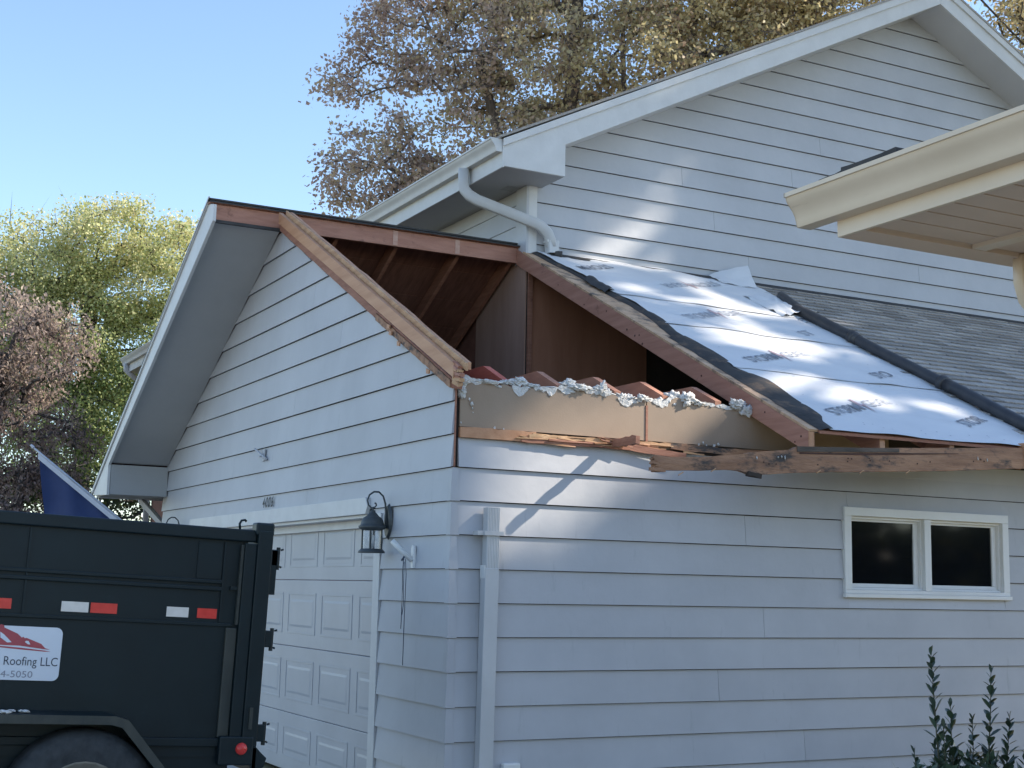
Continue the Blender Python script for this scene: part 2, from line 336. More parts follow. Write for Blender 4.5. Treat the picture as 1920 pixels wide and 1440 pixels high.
# stub added to cast the diagonal shadow band, then split boards
MB().beam((1.25, -.02, 2.695), (1.25, -.37, 2.70), .032, .06, n=8, jit=.006).build('broken_lookout', 'redwood', side_wall)
MB().beam((1.30, -.045, 2.685), (1.86, -.075, 2.635), .02, .045, n=8, jit=.004).build('broken_lookout', 'redwood', side_wall)
MB().beam((1.75, -.04, 2.71), (2.5, -.09, 2.69), .02, .05, n=8, jit=.006).build('broken_lookout', 'grey_lumber', side_wall)
MB().beam((1.9, -.04, 2.70), (3.1, -.08, 2.72), .04, .02, n=8, jit=.006).build('broken_lookout', 'grey_lumber', side_wall)

# ---- torn white fluff: clumps and sheets
def fluff(c, r, sq=(1, 1, 1), seed=0, parent=None, name='insulation_tuft'):
    bm = bmesh.new(); bmesh.ops.create_icosphere(bm, subdivisions=(4 if r > .02 else 2), radius=1)
    for v in bm.verts:
        p = v.co.copy(); d = max(.25, 1 + .75 * noi(p.x * 1.5 + seed, p.y * 1.5, p.z * 1.5) + .75 * noi(p.x * 3.5 + seed, p.y * 3.5, p.z * 3.5) + .35 * noi(p.x * 8, p.y * 8 + seed, p.z * 8))
        v.co = Vector((p.x * sq[0], p.y * sq[1], p.z * sq[2])) * d * r + Vector(c)
    me = bpy.data.meshes.new(name); bm.to_mesh(me); bm.free(); me.materials.append(MT['foam']); me.polygons.foreach_set('use_smooth', [True] * len(me.polygons))
    o = bpy.data.objects.new(name, me); COL.objects.link(o); place(o, parent); return o
fl = [(.045, 2.99, .045, .7, 1.3), (.05, 3.05, .04, 1, .7), (.25, 3.065, .03, 2.6, .5), (.42, 3.075, .04, 1.6, .7), (.50, 3.09, .045, 1.3, .9), (.60, 3.07, .035, 2.2, .5),
      (.90, 3.10, .055, 1.2, .8), (.98, 3.085, .05, 1.4, .7), (1.08, 3.075, .04, 1.8, .6), (1.17, 3.085, .05, 1, 1.1), (1.24, 3.07, .035, 1.2, .8),
      (1.36, 3.055, .04, 1.3, .8), (1.44, 3.04, .045, 1.2, .8), (1.52, 3.05, .04, 1.2, .8), (1.60, 3.02, .045, 1.2, .9), (1.70, 3.045, .04, 1.5, .7),
      (1.83, 3.08, .055, 1.2, 1), (1.92, 3.075, .06, 1.2, .9), (2.02, 3.05, .035, 1.4, .6), (2.38, 3.07, .06, 1.2, .9), (2.46, 3.03, .05, 1.1, 1.1), (2.52, 2.99, .03, .9, 1.3), (2.6, 3.05, .03, 2, .6),
      (2.74, 3.04, .018, 2, .7), (2.85, 3.03, .015, 2, .7), (.78, 3.07, .02, 3, .5)]
for k, (x, z, r, sx, sz_) in enumerate(fl):
    r *= .72; sx *= 1.2
    fluff((x, -.005 + random.uniform(-.02, .03), z), r, (sx, .6, sz_), k * 3.7, side_wall)
pk = 0; x = .05
while x < 2.75:
    L_ = random.uniform(.08, .34); n = max(3, int(L_ / .018)); up = []; dn = []
    for i in range(n + 1):
        xx = x + L_ * i / n; e_ = max(0, math.sin(math.pi * i / n)) ** .4; t_ = topline(xx)
        up.append((xx, t_ + .012 + .02 * e_ * (noi(xx * 14, pk) + .3) + .008 * noi(xx * 60))); dn.append((xx, t_ - e_ * (.012 + .05 * max(0, noi(xx * 9, pk + 5.5) + .15) + .016 * noi(xx * 55, 3))))
    V_ = [(a, -.016 - .012 * abs(noi(a * 30, b * 30)), b) for a, b in up] + [(a, -.014 - .010 * abs(noi(a * 25, 2)), b) for a, b in dn]
    MB().add(V_, [(i, i + 1, n + 2 + i, n + 1 + i) for i in range(n)]).build('torn_facing', 'foam', side_wall, True)
    x += L_ + random.uniform(.0, .14); pk += 1
for k in range(16):
    x = random.uniform(.04, 2.7); fluff((x, -.016, 3.05 - random.random() ** 3 * .05), random.uniform(.006, .013), (random.uniform(.8, 3), .4, random.uniform(.5, 1.6)), k + 50, side_wall, 'insulation_scrap')
for x, z in ((.10, 2.93), (.12, 2.90), (.125, 2.87), (.13, 2.84), (.04, 2.765), (.3, 2.742), (.37, 2.74), (2.02, 2.735), (2.06, 2.755), (2.09, 2.735), (2.16, 2.74), (2.2, 2.755)):
    fluff((x, -.02, z), random.uniform(.004, .009), (random.uniform(.6, 1.6), .5, random.uniform(.6, 2.0)), x * 40, side_wall, 'insulation_scrap')

nh = MB()
for k in range(0, 10):
    for x in np.arange(.5, 5.4, .41):
        z = 2.459 - .229 * k + .03 + random.uniform(-.006, .006); xx = x + random.uniform(-.03, .03)
        if 3.38 < xx < 5.22 and 1.6 < z < 2.36: continue
        if xx < .36: continue
        nh.lathe([(.0001, -.0012), (.0035, -.0008), (.0042, .0005)], (xx, -.0245 + .02 * (.03 / .23), z), 6, 'y')
nh.build('nail_heads', 'siding', side_wall, kind='stuff')
# ---- attic inside: ceiling, joists, loft insulation, left slope
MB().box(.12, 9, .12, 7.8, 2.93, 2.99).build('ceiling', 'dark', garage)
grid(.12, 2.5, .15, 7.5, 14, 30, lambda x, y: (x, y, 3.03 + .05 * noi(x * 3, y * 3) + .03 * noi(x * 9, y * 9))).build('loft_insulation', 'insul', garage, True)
for k, x in enumerate((.38, .82, 1.30, 1.72, 2.20)):
    x0, x1 = x - .0, x + .055
    MB().prism([(0.02, 3.0), (.02, 3.09), (.34, 3.235), (3.8, 3.235), (3.8, 3.0)], lambda a, b: (x0, a, b), lambda a, b: (x1, a, b)).build('ceiling_joist', ('joistred', 'joist', 'joist', 'joist', 'joist')[k], garage)
# left slope: decking boards, rafters, shingle skin
left_roof = part('left_roof_slope', garage)
YE = 8.42
n_ = 11
for k in range(n_):
    a = YR + .03 + (YE - YR - .03) * k / n_; b = YR + .03 + (YE - YR - .03) * (k + 1) / n_ - .006
    MB().prism([(a, zl(a) - .012), (b, zl(b) - .012), (b, zl(b) - .032), (a, zl(a) - .032)], lambda p, q: (XR0 + .03, p, q), lambda p, q: (XR1 - .003, p, q)).build('roof_board', 'deck', left_roof)
MB().prism([(YR - .02, zl(YR) + .004), (YE + .02, zl(YE) + .0), (YE + .02, zl(YE) - .011), (YR - .02, zl(YR) - .011)], lambda p, q: (XR0 - .02, p, q), lambda p, q: (XR1 + .05, p, q)).build('shingle_layer', 'black', left_roof)
for x in (.55, 1.18, 1.86, 2.46):
    MB().prism([(YR + .03, zl(YR) - .045), (YE - .1, zl(YE - .1) - .035), (YE - .1, zl(YE - .1) - .15), (YR + .03, zl(YR) - .19)], lambda p, q: (x, p, q), lambda p, q: (x + .04, p, q)).build('rafter', 'redwood', left_roof)
# ridge board (exposed face) with pale marks where rafters were cut away
ridge = MB().box(XR0 + .01, XR1, YR - .035, YR + .012, 4.965, 5.125).build('ridge_board', 'rafter', left_roof, bevel=.003)
MB().box(XR0 - .015, XR1 + .06, YR - .06, YR + .03, 5.128, 5.142).build('ridge_plywood_strip', 'redwood', left_roof)
torn = MB()
xs = np.linspace(XR0 - .02, XR1 + .08, 90)
vs = []; 
for x in xs:
    jj = .012 * noi(x * 12) + .008 * noi(x * 40)
    vs += [(x, YR - .075 + jj, 5.143 + .004 * noi(x * 20)), (x, YR + .02, 5.172), (x, YR + .02, 5.158), (x, YR - .075 + jj, 5.131 + .003 * noi(x * 25, 3))]
fs = [(4 * i + j, 4 * i + (j + 1) % 4, 4 * i + 4 + (j + 1) % 4, 4 * i + 4 + j) for i in range(89) for j in range(4)]
torn.add(vs, fs).build('ridge_felt', 'black', left_roof)
MT['stain'] = mat('soffit_stain', (.24, .24, .24), (.34, .34, .34), 9)
MT['digit'] = mat('black_number_paint', (.004, .005, .008), (.008, .009, .012), 8)
MT['mark'] = mat('pale_rafter_mark', (.44, .25, .19), (.55, .36, .28), 14, (1, 1, 2), .8)
for x in (1.12, 1.80):
    MB().box(x, x + .05, YR - .039, YR - .033, 4.975, 5.12).build('rafter_mark', 'mark', left_roof)
MB().prism([(.78, 4.97), (.84, 4.98), (.98, 5.11), (.70, 5.115), (.55, 5.03)], lambda a, b: (a, YR - .039, b), lambda a, b: (a, YR - .033, b)).build('rafter_mark', 'mark', left_roof) if False else None
# soffit under the left overhang
sx0, sx1 = XR0 + .035, 0.0
def zsf(y): return 4.965 - .527 * (y - 3.95)
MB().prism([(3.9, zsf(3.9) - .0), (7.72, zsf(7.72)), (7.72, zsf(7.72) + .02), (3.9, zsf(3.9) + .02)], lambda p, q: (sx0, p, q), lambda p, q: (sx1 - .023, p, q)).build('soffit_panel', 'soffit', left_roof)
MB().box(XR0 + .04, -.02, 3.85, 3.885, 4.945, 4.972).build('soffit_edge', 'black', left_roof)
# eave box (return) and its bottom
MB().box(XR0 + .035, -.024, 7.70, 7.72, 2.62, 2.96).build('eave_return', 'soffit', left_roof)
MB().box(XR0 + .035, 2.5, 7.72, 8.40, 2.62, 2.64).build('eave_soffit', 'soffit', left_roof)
MB().box(XR0 + .035, 2.5, 8.40, 8.425, 2.61, 2.80).build('eave_fascia', 'trim', left_roof)
# rake board of left slope + thin trim on top
def ztop(y): return 5.175 - .557 * (y - 3.98)
MB().prism([(3.80, 4.945), (3.80, 5.10), (4.0, 5.15), (8.43, ztop(8.43) - .03), (8.43, 2.64), (7.70, 2.61), (7.70, 2.955)], lambda p, q: (XR0, p, q), lambda p, q: (XR0 + .03, p, q)).build('rake_board', 'trim', left_roof, bevel=.002)
MB().prism([(3.93, 5.205), (8.47, ztop(8.47) + .02), (8.47, ztop(8.47) - .025), (3.93, 5.15)], lambda p, q: (XR0 - .018, p, q), lambda p, q: (XR0 - .001, p, q)).build('rake_trim', 'trim', left_roof, bevel=.002)
gut = MB().sweep([(XR0 + .02, 8.49, 2.74), (2.5, 8.49, 2.74)], [(-.06, .05), (-.06, -.03), (-.03, -.06), (.05, -.06), (.05, .05), (.045, .05), (.045, -.055), (-.028, -.055), (-.055, -.028), (-.055, .05)]).build('gutter', 'trim', left_roof)
MB().sweep([(-.14, 8.45, 2.64), (-.14, 8.42, 2.60), (.12, 8.2, 2.27), (.13, 8.0, 2.1)], [(-.035, -.03), (.035, -.03), (.035, .03), (-.035, .03)]).build('downspout', 'trim', left_roof)

# right rake: outer fly rafter (pale) over a darker nailer on the gable wall
rr = part('gable_rake', garage)
def rak(y0, z0, y1, z1, x0, x1, h, name, m, n=20, jit=0.0):
    mb = MB(); k = 0; vs = []
    for i in range(n + 1):
        t = i / n; y = y0 + (y1 - y0) * t; z = z0 + (z1 - z0) * t; j1 = random.uniform(-jit, jit); j2 = random.uniform(-jit, jit)
        vs += [(x0, y, z - h + j2), (x0, y, z + j1), (x1, y, z + j1), (x1, y, z - h + j2)]
    fs = [(3, 2, 1, 0), tuple(4 * n + i for i in range(4))] + [(4 * i + j, 4 * i + (j + 1) % 4, 4 * i + 4 + (j + 1) % 4, 4 * i + 4 + j) for i in range(n) for j in range(4)]
    return mb.add(vs, fs).build(name, m, rr)
rak(3.82, 5.115, .62, 3.525, -.075, -.035, .105, 'fly_rafter', 'newwood')
rak(.615, 3.522, -.13, 3.15, -.078, -.036, .10, 'fly_rafter', 'newwood', jit=.001)
rak(3.75, 5.125, -.22, 3.145, -.030, -.012, .05, 'roof_board_edge', 'splinter', jit=.004)
rak(3.70, 5.105, -.20, 3.150, -.008, .02, .05, 'roof_board_edge', 'newwood', jit=.005)
rak(3.86, 5.02, -.05, 3.055, -.05, .03, .065, 'nailer', 'redwood', n=60, jit=.002)
rak(1.35, 3.742, -.04, 3.05, -.062, -.051, .055, 'nailer', 'grey_lumber', n=30, jit=.003)
for (y, z) in ((1.06, 3.545), (1.1, 3.6), (.35, 3.16), (.9, 3.44)):
    MB().beam((-.06, y, z), (-.075, y - .08, z - .02), .012, .03, n=2, jit=.004).build('splinter', 'newwood', rr)
# chewed lower end
for k in range(7):
    z = 3.13 - k * .022
    MB().beam((-.055, -.10, z + .03), (-.05 + random.uniform(-.01, .02), -.17 - random.random() * .05, z + random.uniform(-.015, .01)), .04, .02, n=3, jit=.006).build('splinter', random.choice(['newwood', 'splinter', 'rafter']), rr)
MB().box(.45 - .5, .0, .30, .36, 3.31, 3.37).build('wood_block', 'newwood', rr)
MB().beam((.0, .25, 3.30), (.0, .25, 3.37), .02, .05).build('wood_block', 'newwood', rr)

# ---- right (side) roof slope that still stands, x > 2.5
side_roof = part('side_roof_slope', garage)
XS0, XS1, YEV = 2.50, 11.2, -.72
def onroof(x, y, h=0): return (x, y - h * .447, zs(y) + h * .894)
for k in range(4):     # plywood courses
    a = YEV + (3.74 - YEV) * k / 4; b = YEV + (3.74 - YEV) * (k + 1) / 4 - .004
    mb = MB(); n = 14; xe = [XS0 + .012 * noi(t * 5 + k * 9, 3) + (.0) for t in range(n + 1)]
    A = []
    for i in range(n + 1):
        y = a + (b - a) * i / n; A.append((xe[i], y))
    poly = A + [(XS1, b), (XS1, a)]
    mb.prism(poly, lambda p, q: onroof(p, q, -.030), lambda p, q: onroof(p, q, -.012)); mb.build('roof_plywood', 'edgeply', side_roof)
MB().prism([(YEV + .004, zs(YEV) - .0345), (3.74, zs(3.74) - .0345), (3.74, zs(3.74) - .0355), (YEV + .004, zs(YEV) - .0355)], lambda a, b: (XS0 + .05, a, b), lambda a, b: (XS1, a, b)).build('deck_shade_sheet', 'dark', side_roof)  # dark sheet painting the rafter bays as deep shade
for x in (2.50, 3.17, 3.87, 4.58, 5.29, 6.0, 6.7):
    y1 = 3.88 if x < 2.55 else 3.70
    MB().prism([(-.70, zs(-.70) - .036), (y1, zs(y1) - .036), (y1, zs(y1) - .195), (-.70, zs(-.70) - .195)], lambda p, q: (x, p, q), lambda p, q: (x + .05, p, q)).build('rafter', 'rafter', side_roof, bevel=.002)
    MB().box(x + .001, x + .049, -.708, -.7005, zs(-.7) - .193, zs(-.7) - .04).build('rafter_end', 'newwood', side_roof)
# knots / nail holes on the first rafter
MT['knot'] = mat('knot', (.05, .02, .015), (.08, .035, .025), 20, rough=.8)
for (y, dz) in ((1.75, .10), (1.62, .11), (1.55, .08), (1.50, .14), (2.1, .05), (2.5, .12), (.62, .09), (-.2, .06), (-.55, .14), (-.62, .07), (3.0, .09)):
    z = zs(y) - .036 - dz; r = random.uniform(.005, .011)
    MB().lathe([(0.0001, -.0015), (r, -.0015), (r, .001)], (2.4995, y, z), 7, 'x').build('knot', 'knot', side_roof)
# black felt along the torn edge
def wr(x, y): return .006 * math.sin(x * 5.1 + y * 2.3) * math.sin(y * 3.1 + x) + .014 * noi(x * 1.6, y * 2.4, 3) + .007 * noi(x * 4 + y * 2, y * 6)
def xL(y):   # left edge of the white sheet
    pts = [(-.8, 2.66), (-.6, 2.68), (-.5, 2.76), (-.3, 2.80), (.25, 2.84), (.5, 2.74), (.9, 2.78), (1.22, 2.72), (1.35, 2.72), (1.7, 2.82), (2.1, 2.83), (2.5, 2.77), (2.9, 2.77), (3.3, 2.70), (3.8, 2.63)]
    for (a, p), (b, q) in zip(pts[:-1], pts[1:]):
        if a <= y <= b: return p + (q - p) * (y - a) / (b - a)
    return pts[0][1] if y < pts[0][0] else pts[-1][1]
def strip(ya, yb, fa, fb, hh, n, m_, name, mtl, parent, th=.003):
    top = []; 
    for i in range(n + 1):
        y = ya + (yb - ya) * i / n; a, b = fa(y), fb(y)
        for j in range(m_ + 1):
            t = j / m_; x = a + (b - a) * t; top.append(onroof(x, y, hh(x, y, t)))
    mb = MB(); w_ = m_ + 1
    mb.add(top, [(i * w_ + j, (i + 1) * w_ + j, (i + 1) * w_ + j + 1, i * w_ + j + 1) for i in range(n) for j in range(m_)])
    return mb.build(name, mtl, parent, True)
strip(-.74, 1.22, lambda y: 2.575 + .03 * abs(noi(y * 4, 8)), lambda y: xL(y) + .03, lambda x, y, t: -.009 + .026 * math.sin(min(t * 1.1, 1) * math.pi * .6) * (1 + .5 * noi(y * 3)), 60, 10, 'felt_edge', 'feltedge', side_roof)
strip(1.22, 2.45, lambda y: xL(y) - .085 + .05 * abs(noi(y * 4, 2)), lambda y: xL(y) + .03, lambda x, y, t: -.009 + .024 * math.sin(min(t * 1.1, 1) * math.pi * .6), 40, 8, 'felt_edge', 'feltedge', side_roof)
strip(2.45, 3.74, lambda y: xL(y) - .06 + .02 * noi(y * 4, 2), lambda y: xL(y) + .03, lambda x, y, t: -.009 + .018 * math.sin(min(t * 1.1, 1) * math.pi * .6), 40, 8, 'felt_edge', 'feltedge', side_roof)
# folded back flap of felt
fp = [onroof(2.66 + .17 * a, 2.80 - .40 * b * (1) + .10 * a, .012 + .035 * math.sin(a * 3.0) + .015 * noi(b * 4)) for b in np.linspace(0, 1, 12) for a in np.linspace(0, 1, 8)]
MB().add(fp, [(i * 8 + j, i * 8 + j + 1, (i + 1) * 8 + j + 1, (i + 1) * 8 + j) for i in range(11) for j in range(7)]).build('felt_flap', 'black', side_roof, True)
# four lapped courses of white underlayment
XWR = 5.05
for k, (a, b) in enumerate(((-.745, .53), (.47, 1.62), (1.56, 2.42), (2.36, 3.72))):
    def hh(x, y, t, k=k, a=a): return .003 + .0045 * k + max(wr(x, y), -.006) + .006 + (.010 * max(0, 1 - (y - a) / .05) * max(0, noi(x * 2.2, k * 5.) + .25) if k else 0)
    def fR(y): return XWR - .02 if y < 2.3 else XWR - .02 + (.28 * min(1, (y - 2.3) / 1.0))
    strip(a, b, lambda y: xL(y) + (.015 * noi(y * 9)), fR, hh, int((b - a) / .03), 64, 'underlayment_sheet', 'wrap', side_roof)
    if k:  # dark shadowed lap where the sheet lifts
        pass
strip(3.50, 3.74, lambda y: 2.66, lambda y: 5.1, lambda x, y, t: .035 + .02 * noi(x * 3, 1), 6, 60, 'felt_edge', 'feltedge', side_roof) if False else None
# lifted corner of the sheet by the wall
mb = MB(); nn = 14; vs = []
for i in range(nn + 1):
    for j in range(nn + 1):
        s_, t_ = i / nn, j / nn
        base = Vector(onroof(4.78 + .46 * s_, 3.42 + .28 * t_, .03)); lift = Vector((.05 * s_, -.03, .17)) * (t_ ** 1.3) * (s_ ** .8)
        vs.append(tuple(base + lift + Vector((0, 0, .015 * noi(s_ * 3, t_ * 3)))))
mb.add(vs, [(i * (nn + 1) + j, (i + 1) * (nn + 1) + j, (i + 1) * (nn + 1) + j + 1, i * (nn + 1) + j + 1) for i in range(nn) for j in range(nn)]).build('lifted_sheet_corner', 'wrap', side_roof, True)
# crumpled end of the sheet near the tube top
mb = MB(); vs = []
for i in range(17):
    for j in range(13):
        s_, t_ = i / 16, j / 12
        vs.append(onroof(4.72 + .45 * s_ + .03 * noi(t_ * 4, 3), 2.35 + .65 * t_ + .12 * s_ * (1 - t_) + .03 * noi(s_ * 4, 7), .02 + .05 * math.sin(s_ * math.pi * .9) * (1 - .4 * t_) + .035 * noi(s_ * 6, t_ * 6)))
mb.add(vs, [(i * 13 + j, (i + 1) * 13 + j, (i + 1) * 13 + j + 1, i * 13 + j + 1) for i in range(16) for j in range(12)]).build('crumpled_sheet', 'wrap', side_roof, True)
# printed words on the sheet
def on_sheet(x0, y0, ang, flip=False):
    ca, sa = math.cos(ang), math.sin(ang)
    def f(u, v):
        if flip: u, v = -u, -v
        dx = u * ca - v * sa; dy = (u * sa + v * ca) / 1.118
        x, y = x0 + dx, y0 + dy
        k = 0 if y < .50 else 1 if y < 1.59 else 2 if y < 2.39 else 3
        return onroof(x, y, .003 + .0045 * k + max(wr(x, y), -.006) + .006 + .007)
    return f
A27 = math.radians(27)
def logo(x0, y0, full=True, flip=False, s=.155, word='STORM', pale=False):
    f = on_sheet(x0, y0, A27, flip); ink = 'inkpale' if pale else 'ink'
    place_text(word, .19, f, ink, 'printed_word', side_roof, bold=.0016, width=.54 * len(word) / 5)
    if full:
        place_text('GEAR', .185, lambda u, v: f(u + .66, v), 'inkpale', 'printed_word', side_roof, width=.42)
        bolt = [(.60, .19), (.545, .05), (.60, .06), (.57, -.09), (.65, .085), (.60, .075), (.63, .19)]
        MB().add([f(*p) for p in bolt], [(0, 1, 2, 5, 6), (2, 3, 4, 5)]).build('printed_bolt', 'inkred', side_roof)
logo(2.99, -.45); logo(3.06, .66, pale=False); logo(3.22, 1.80, pale=True)
logo(4.38, -.42, False, word='STOR'); logo(4.40, .62, False, word='STO'); logo(4.50, 1.72, False, word='ST', pale=True)
logo(4.62, 3.42, True, True, pale=True); logo(3.33, 3.50, False, True, word='STORM')
place_text('RG', .16, on_sheet(5.02, 2.42, math.radians(40), True), 'ink', 'printed_word', side_roof)
# small nail dimples
for k in range(46):
    x = random.uniform(2.95, 4.7); y = random.choice([-.64, -.60, .42, 1.50, 2.3, .0, 1.0]) + random.uniform(-.03, .03)
    f = on_sheet(x, y, 0); MB().add([f(.008 * math.cos(t), .008 * math.sin(t)) for t in (0, 1.05, 2.1, 3.14, 4.2, 5.24)], [(0, 1, 2, 3, 4, 5)]).build('cap_nail', 'inkpale', side_roof)
# metal drip strip of deck under the sheet
MB().prism([(YEV - .012, 0), (YEV + .02, 0), (YEV + .02, -.022), (YEV - .012, -.022)], lambda a, b: (2.58, a, zs(a) - .012 + b), lambda a, b: (11.2, a, zs(a) - .012 + b)).build('eave_board_edge', 'redwood', side_roof)
# ---- grey shingles: nearest as single pieces
tw, ex = .33, .150
def tab_mesh(i):
    bm = bmesh.new(); w_ = tw - .014; h_ = ex + .03; t0, t1 = .012, .004
    d_ = [(0, .010, .006), (.004, 0, .012), (.0, .012, 0)][i % 3]
    vs = [(0, 0 + d_[0], 0), (w_ * .5, d_[1], 0), (w_, d_[2], 0), (w_, h_, 0), (0, h_, 0)]
    mb = MB(); top = [(x, y, (t0 if y < .05 else t1)) for x, y, _ in vs]
    mb.add(vs + top, [(4, 3, 2, 1, 0), (5, 6, 7, 8, 9), (0, 1, 6, 5), (1, 2, 7, 6), (2, 3, 8, 7), (3, 4, 9, 8), (4, 0, 5, 9)])
    me = bpy.data.meshes.new('shingle'); me.from_pydata(mb.v, [], mb.f); me.materials.append(MT['shingle']); bm.free(); return me, mb
tabs = [tab_mesh(i) for i in range(3)]
cand = []
nrow = int((3.74 + .74) * 1.118 / ex)
slope_dir = Vector((0, 1, .5)).normalized(); nrm = Vector((0, -.5, 1)).normalized()
for r in range(nrow + 1):
    sdist = r * ex; y = -.74 + sdist * slope_dir.y
    if y > 3.62: break
    for c in range(20):
        x = 4.98 + c * tw + ((r % 2) * .5 + (r % 5) * .13) * tw - tw * .5
        if x < 4.9: continue
        p = Vector((x, y, zs(y))) + nrm * (.001 + .0)
        px = (p - Vector(M.translation)); d = px.dot(Ww); u = px.dot(Rr) / d; cand.append((u > .372, d, x, r, p))
cand.sort(key=lambda q: (q[0], q[1]))
rest = MB()
for k, (_, _, _, r, p) in enumerate(cand):
    me, mbt = tabs[random.randrange(3)]
    rot = Matrix((Vector((1, 0, 0)), slope_dir, nrm)).transposed().to_4x4()
    tilt = Matrix.Rotation(-.055, 4, 'X'); mw = Matrix.Translation(p + nrm * .010) @ rot @ Matrix.Rotation(random.uniform(-.006, .006), 4, 'Z') @ tilt
    if k < 296:
        o = bpy.data.objects.new('shingle', me); COL.objects.link(o); o.parent = side_roof; o.matrix_local = mw
    else: rest.add([mw @ Vector(v) for v in mbt.v], mbt.f)
rest.build('shingle_field', 'shingle', side_roof, kind='stuff')
# flashing line along wall
mb = MB(); vs = []
for i in range(120):
    x = 2.75 + i * .075; j = .02 * noi(x * 5) + .012 * noi(x * 17)
    vs += [(x, 3.715, zs(3.72) + .02), (x, 3.66 + j, zs(3.66) + .032 + j * .6), (x, 3.60 + j * 1.5, zs(3.6) + .022)]
mb.add(vs, [(3 * i + j, 3 * i + 3 + j, 3 * i + 4 + j, 3 * i + 1 + j) for i in range(119) for j in range(2)]).build('wall_flashing', 'black', side_roof)

# ---- attic sheathing of the main house seen through the hole
MB().box(2.535, 2.549, 3.742, 4.86, 2.95, 5.0).build('sheathing_panel', 'ply_a', garage)
MB().box(2.56, 4.0, 3.725, 3.739, 2.95, 5.0).build('sheathing_panel', 'ply_b', garage)
MB().box(2.553, 2.60, 3.70, 3.724, 3.0, 4.95).build('sheathing_stud', 'redwood', garage)

# ---- window
win = part('window', garage)
def ring(x0, x1, z0, z1, wl, wr_, wb, wt, ya, yb, mtl, name='window_frame', bev=.003):
    MB().box(x0, x0 + wl, ya, yb, z0 + wb, z1 - wt).build(name, mtl, win, bevel=bev); MB().box(x1 - wr_, x1, ya, yb, z0 + wb, z1 - wt).build(name, mtl, win, bevel=bev)
    MB().box(x0, x1, ya, yb, z0, z0 + wb - .0005).build(name, mtl, win, bevel=bev); MB().box(x0, x1, ya, yb, z1 - wt + .0005, z1).build(name, mtl, win, bevel=bev)
ring(3.404, 5.193, 1.66, 2.338, .07, .07, .03, .07, -.040, .02, 'white')
MB().box(3.395, 5.205, -.052, .02, 1.628, 1.659).build('window_sill', 'white', win, bevel=.003)
MB().box(4.245, 4.315, -.038, .02, 1.691, 2.267).build('mullion', 'white', win, bevel=.003)
for x0, x1 in ((3.475, 4.244), (4.316, 5.122)):
    ring(x0, x1, 1.691, 2.267, .018, .018, .018, .018, -.005, .075, 'white', 'window_jamb', 0)
    ring(x0 + .019, x1 - .019, 1.71, 2.248, .022, .045, .03, .018, .022, .05, 'white', 'sash', .002)
    MB().box(x0 + .035, x1 - .05, .036, .040, 1.73, 2.235).build('pane', 'glass', win)
MB().box(3.4, 5.2, .101, .104, 1.6, 2.4).build('window_backing', 'dark', win) if False else None


# ---- garage door
door = part('garage_door', garage)
for k, (z0, z1) in enumerate(((.02, .515), (.519, 1.096), (1.10, 1.682), (1.686, 2.26))):
    pn = MB().box(.135, .165, 1.22, 6.36, z0, z1).build('door_section', 'doorpaint', door, bevel=.004)
    for c in range(6):
        y0 = 1.255 + .86 * c; y1 = y0 + .72; za, zb_ = z0 + .11, z1 - .11
        # raised frame moulding and raised field
        for (a, b, c0, d0) in ((y0, y1, za, za + .02), (y0, y1, zb_ - .02, zb_), (y0, y0 + .02, za + .021, zb_ - .021), (y1 - .02, y1, za + .021, zb_ - .021)):
            MB().box(.131, .1348, a, b, c0, d0).build('panel_moulding', 'doorpaint', pn, bevel=.003)
        i0, i1, j0, j1 = y0 + .06, y1 - .06, za + .06, zb_ - .06
        MB().hexa([(.1345, i0, j0), (.1345, i1, j0), (.1345, i1, j1), (.1345, i0, j1)], [(.1305, i0 + .02, j0 + .02), (.1305, i1 - .02, j0 + .02), (.1305, i1 - .02, j1 - .02), (.1305, i0 + .02, j1 - .02)]).build('raised_panel', 'doorpaint', pn)
MB().box(-.028, .13, 1.19, 1.312, 0, 2.19).build('door_jamb', 'trim', garage, bevel=.003)
MB().box(-.028, .13, 6.37, 6.5, 0, 2.19).build('door_jamb', 'trim', garage, bevel=.003)
MB().prism([(1.45, 2.318), (1.40, 2.25), (1.44, 2.19), (6.52, 2.19), (6.52, 2.318)], lambda a, b: (-.055, a, b), lambda a, b: (-.023, a, b)).build('door_header', 'trim', garage, bevel=.003)
MB().box(-.02, .125, 1.313, 6.369, 2.165, 2.189).build('door_head_stop', 'trim', garage)
MB().box(.09, .13, 1.313, 6.369, 2.10, 2.1645).build('door_head_stop', 'trim', garage)

# ---- downspout on the side wall
ds = part('downspout', garage)
prof = []
for t in np.linspace(-.048, .048, 17): prof.append((float(t), .034 + (.004 if int(round((t + .048) / .006)) % 2 else 0)))
prof += [(.048, -.03), (-.048, -.03)]
MB().sweep([(.268, -.065, 2.19), (.266, -.065, 1.74)], prof, up=(0, -1, 0)).build('fluted_pipe', 'pipe', ds)
MB().sweep([(.262, -.068, 1.78), (.240, -.068, .02)], [(-.052, -.036), (.052, -.036), (.052, .038), (-.052, .038)], up=(0, -1, 0)).build('lower_pipe', 'pipe', ds, bevel=.004)
MB().box(.195, .34, -.115, -.100, 2.0, 2.028).build('pipe_strap', 'pipe', ds); MB().box(.150, .212, -.099, -.024, 2.0, 2.03).build('pipe_strap', 'pipe', ds, bevel=.002)
MB().prism([(.205, 1.80), (.212, 1.80), (.212, 1.70), (.207, 1.72)], lambda a, b: (a, -.10, b), lambda a, b: (a, -.03, b)).build('pipe_strap', 'white', ds)

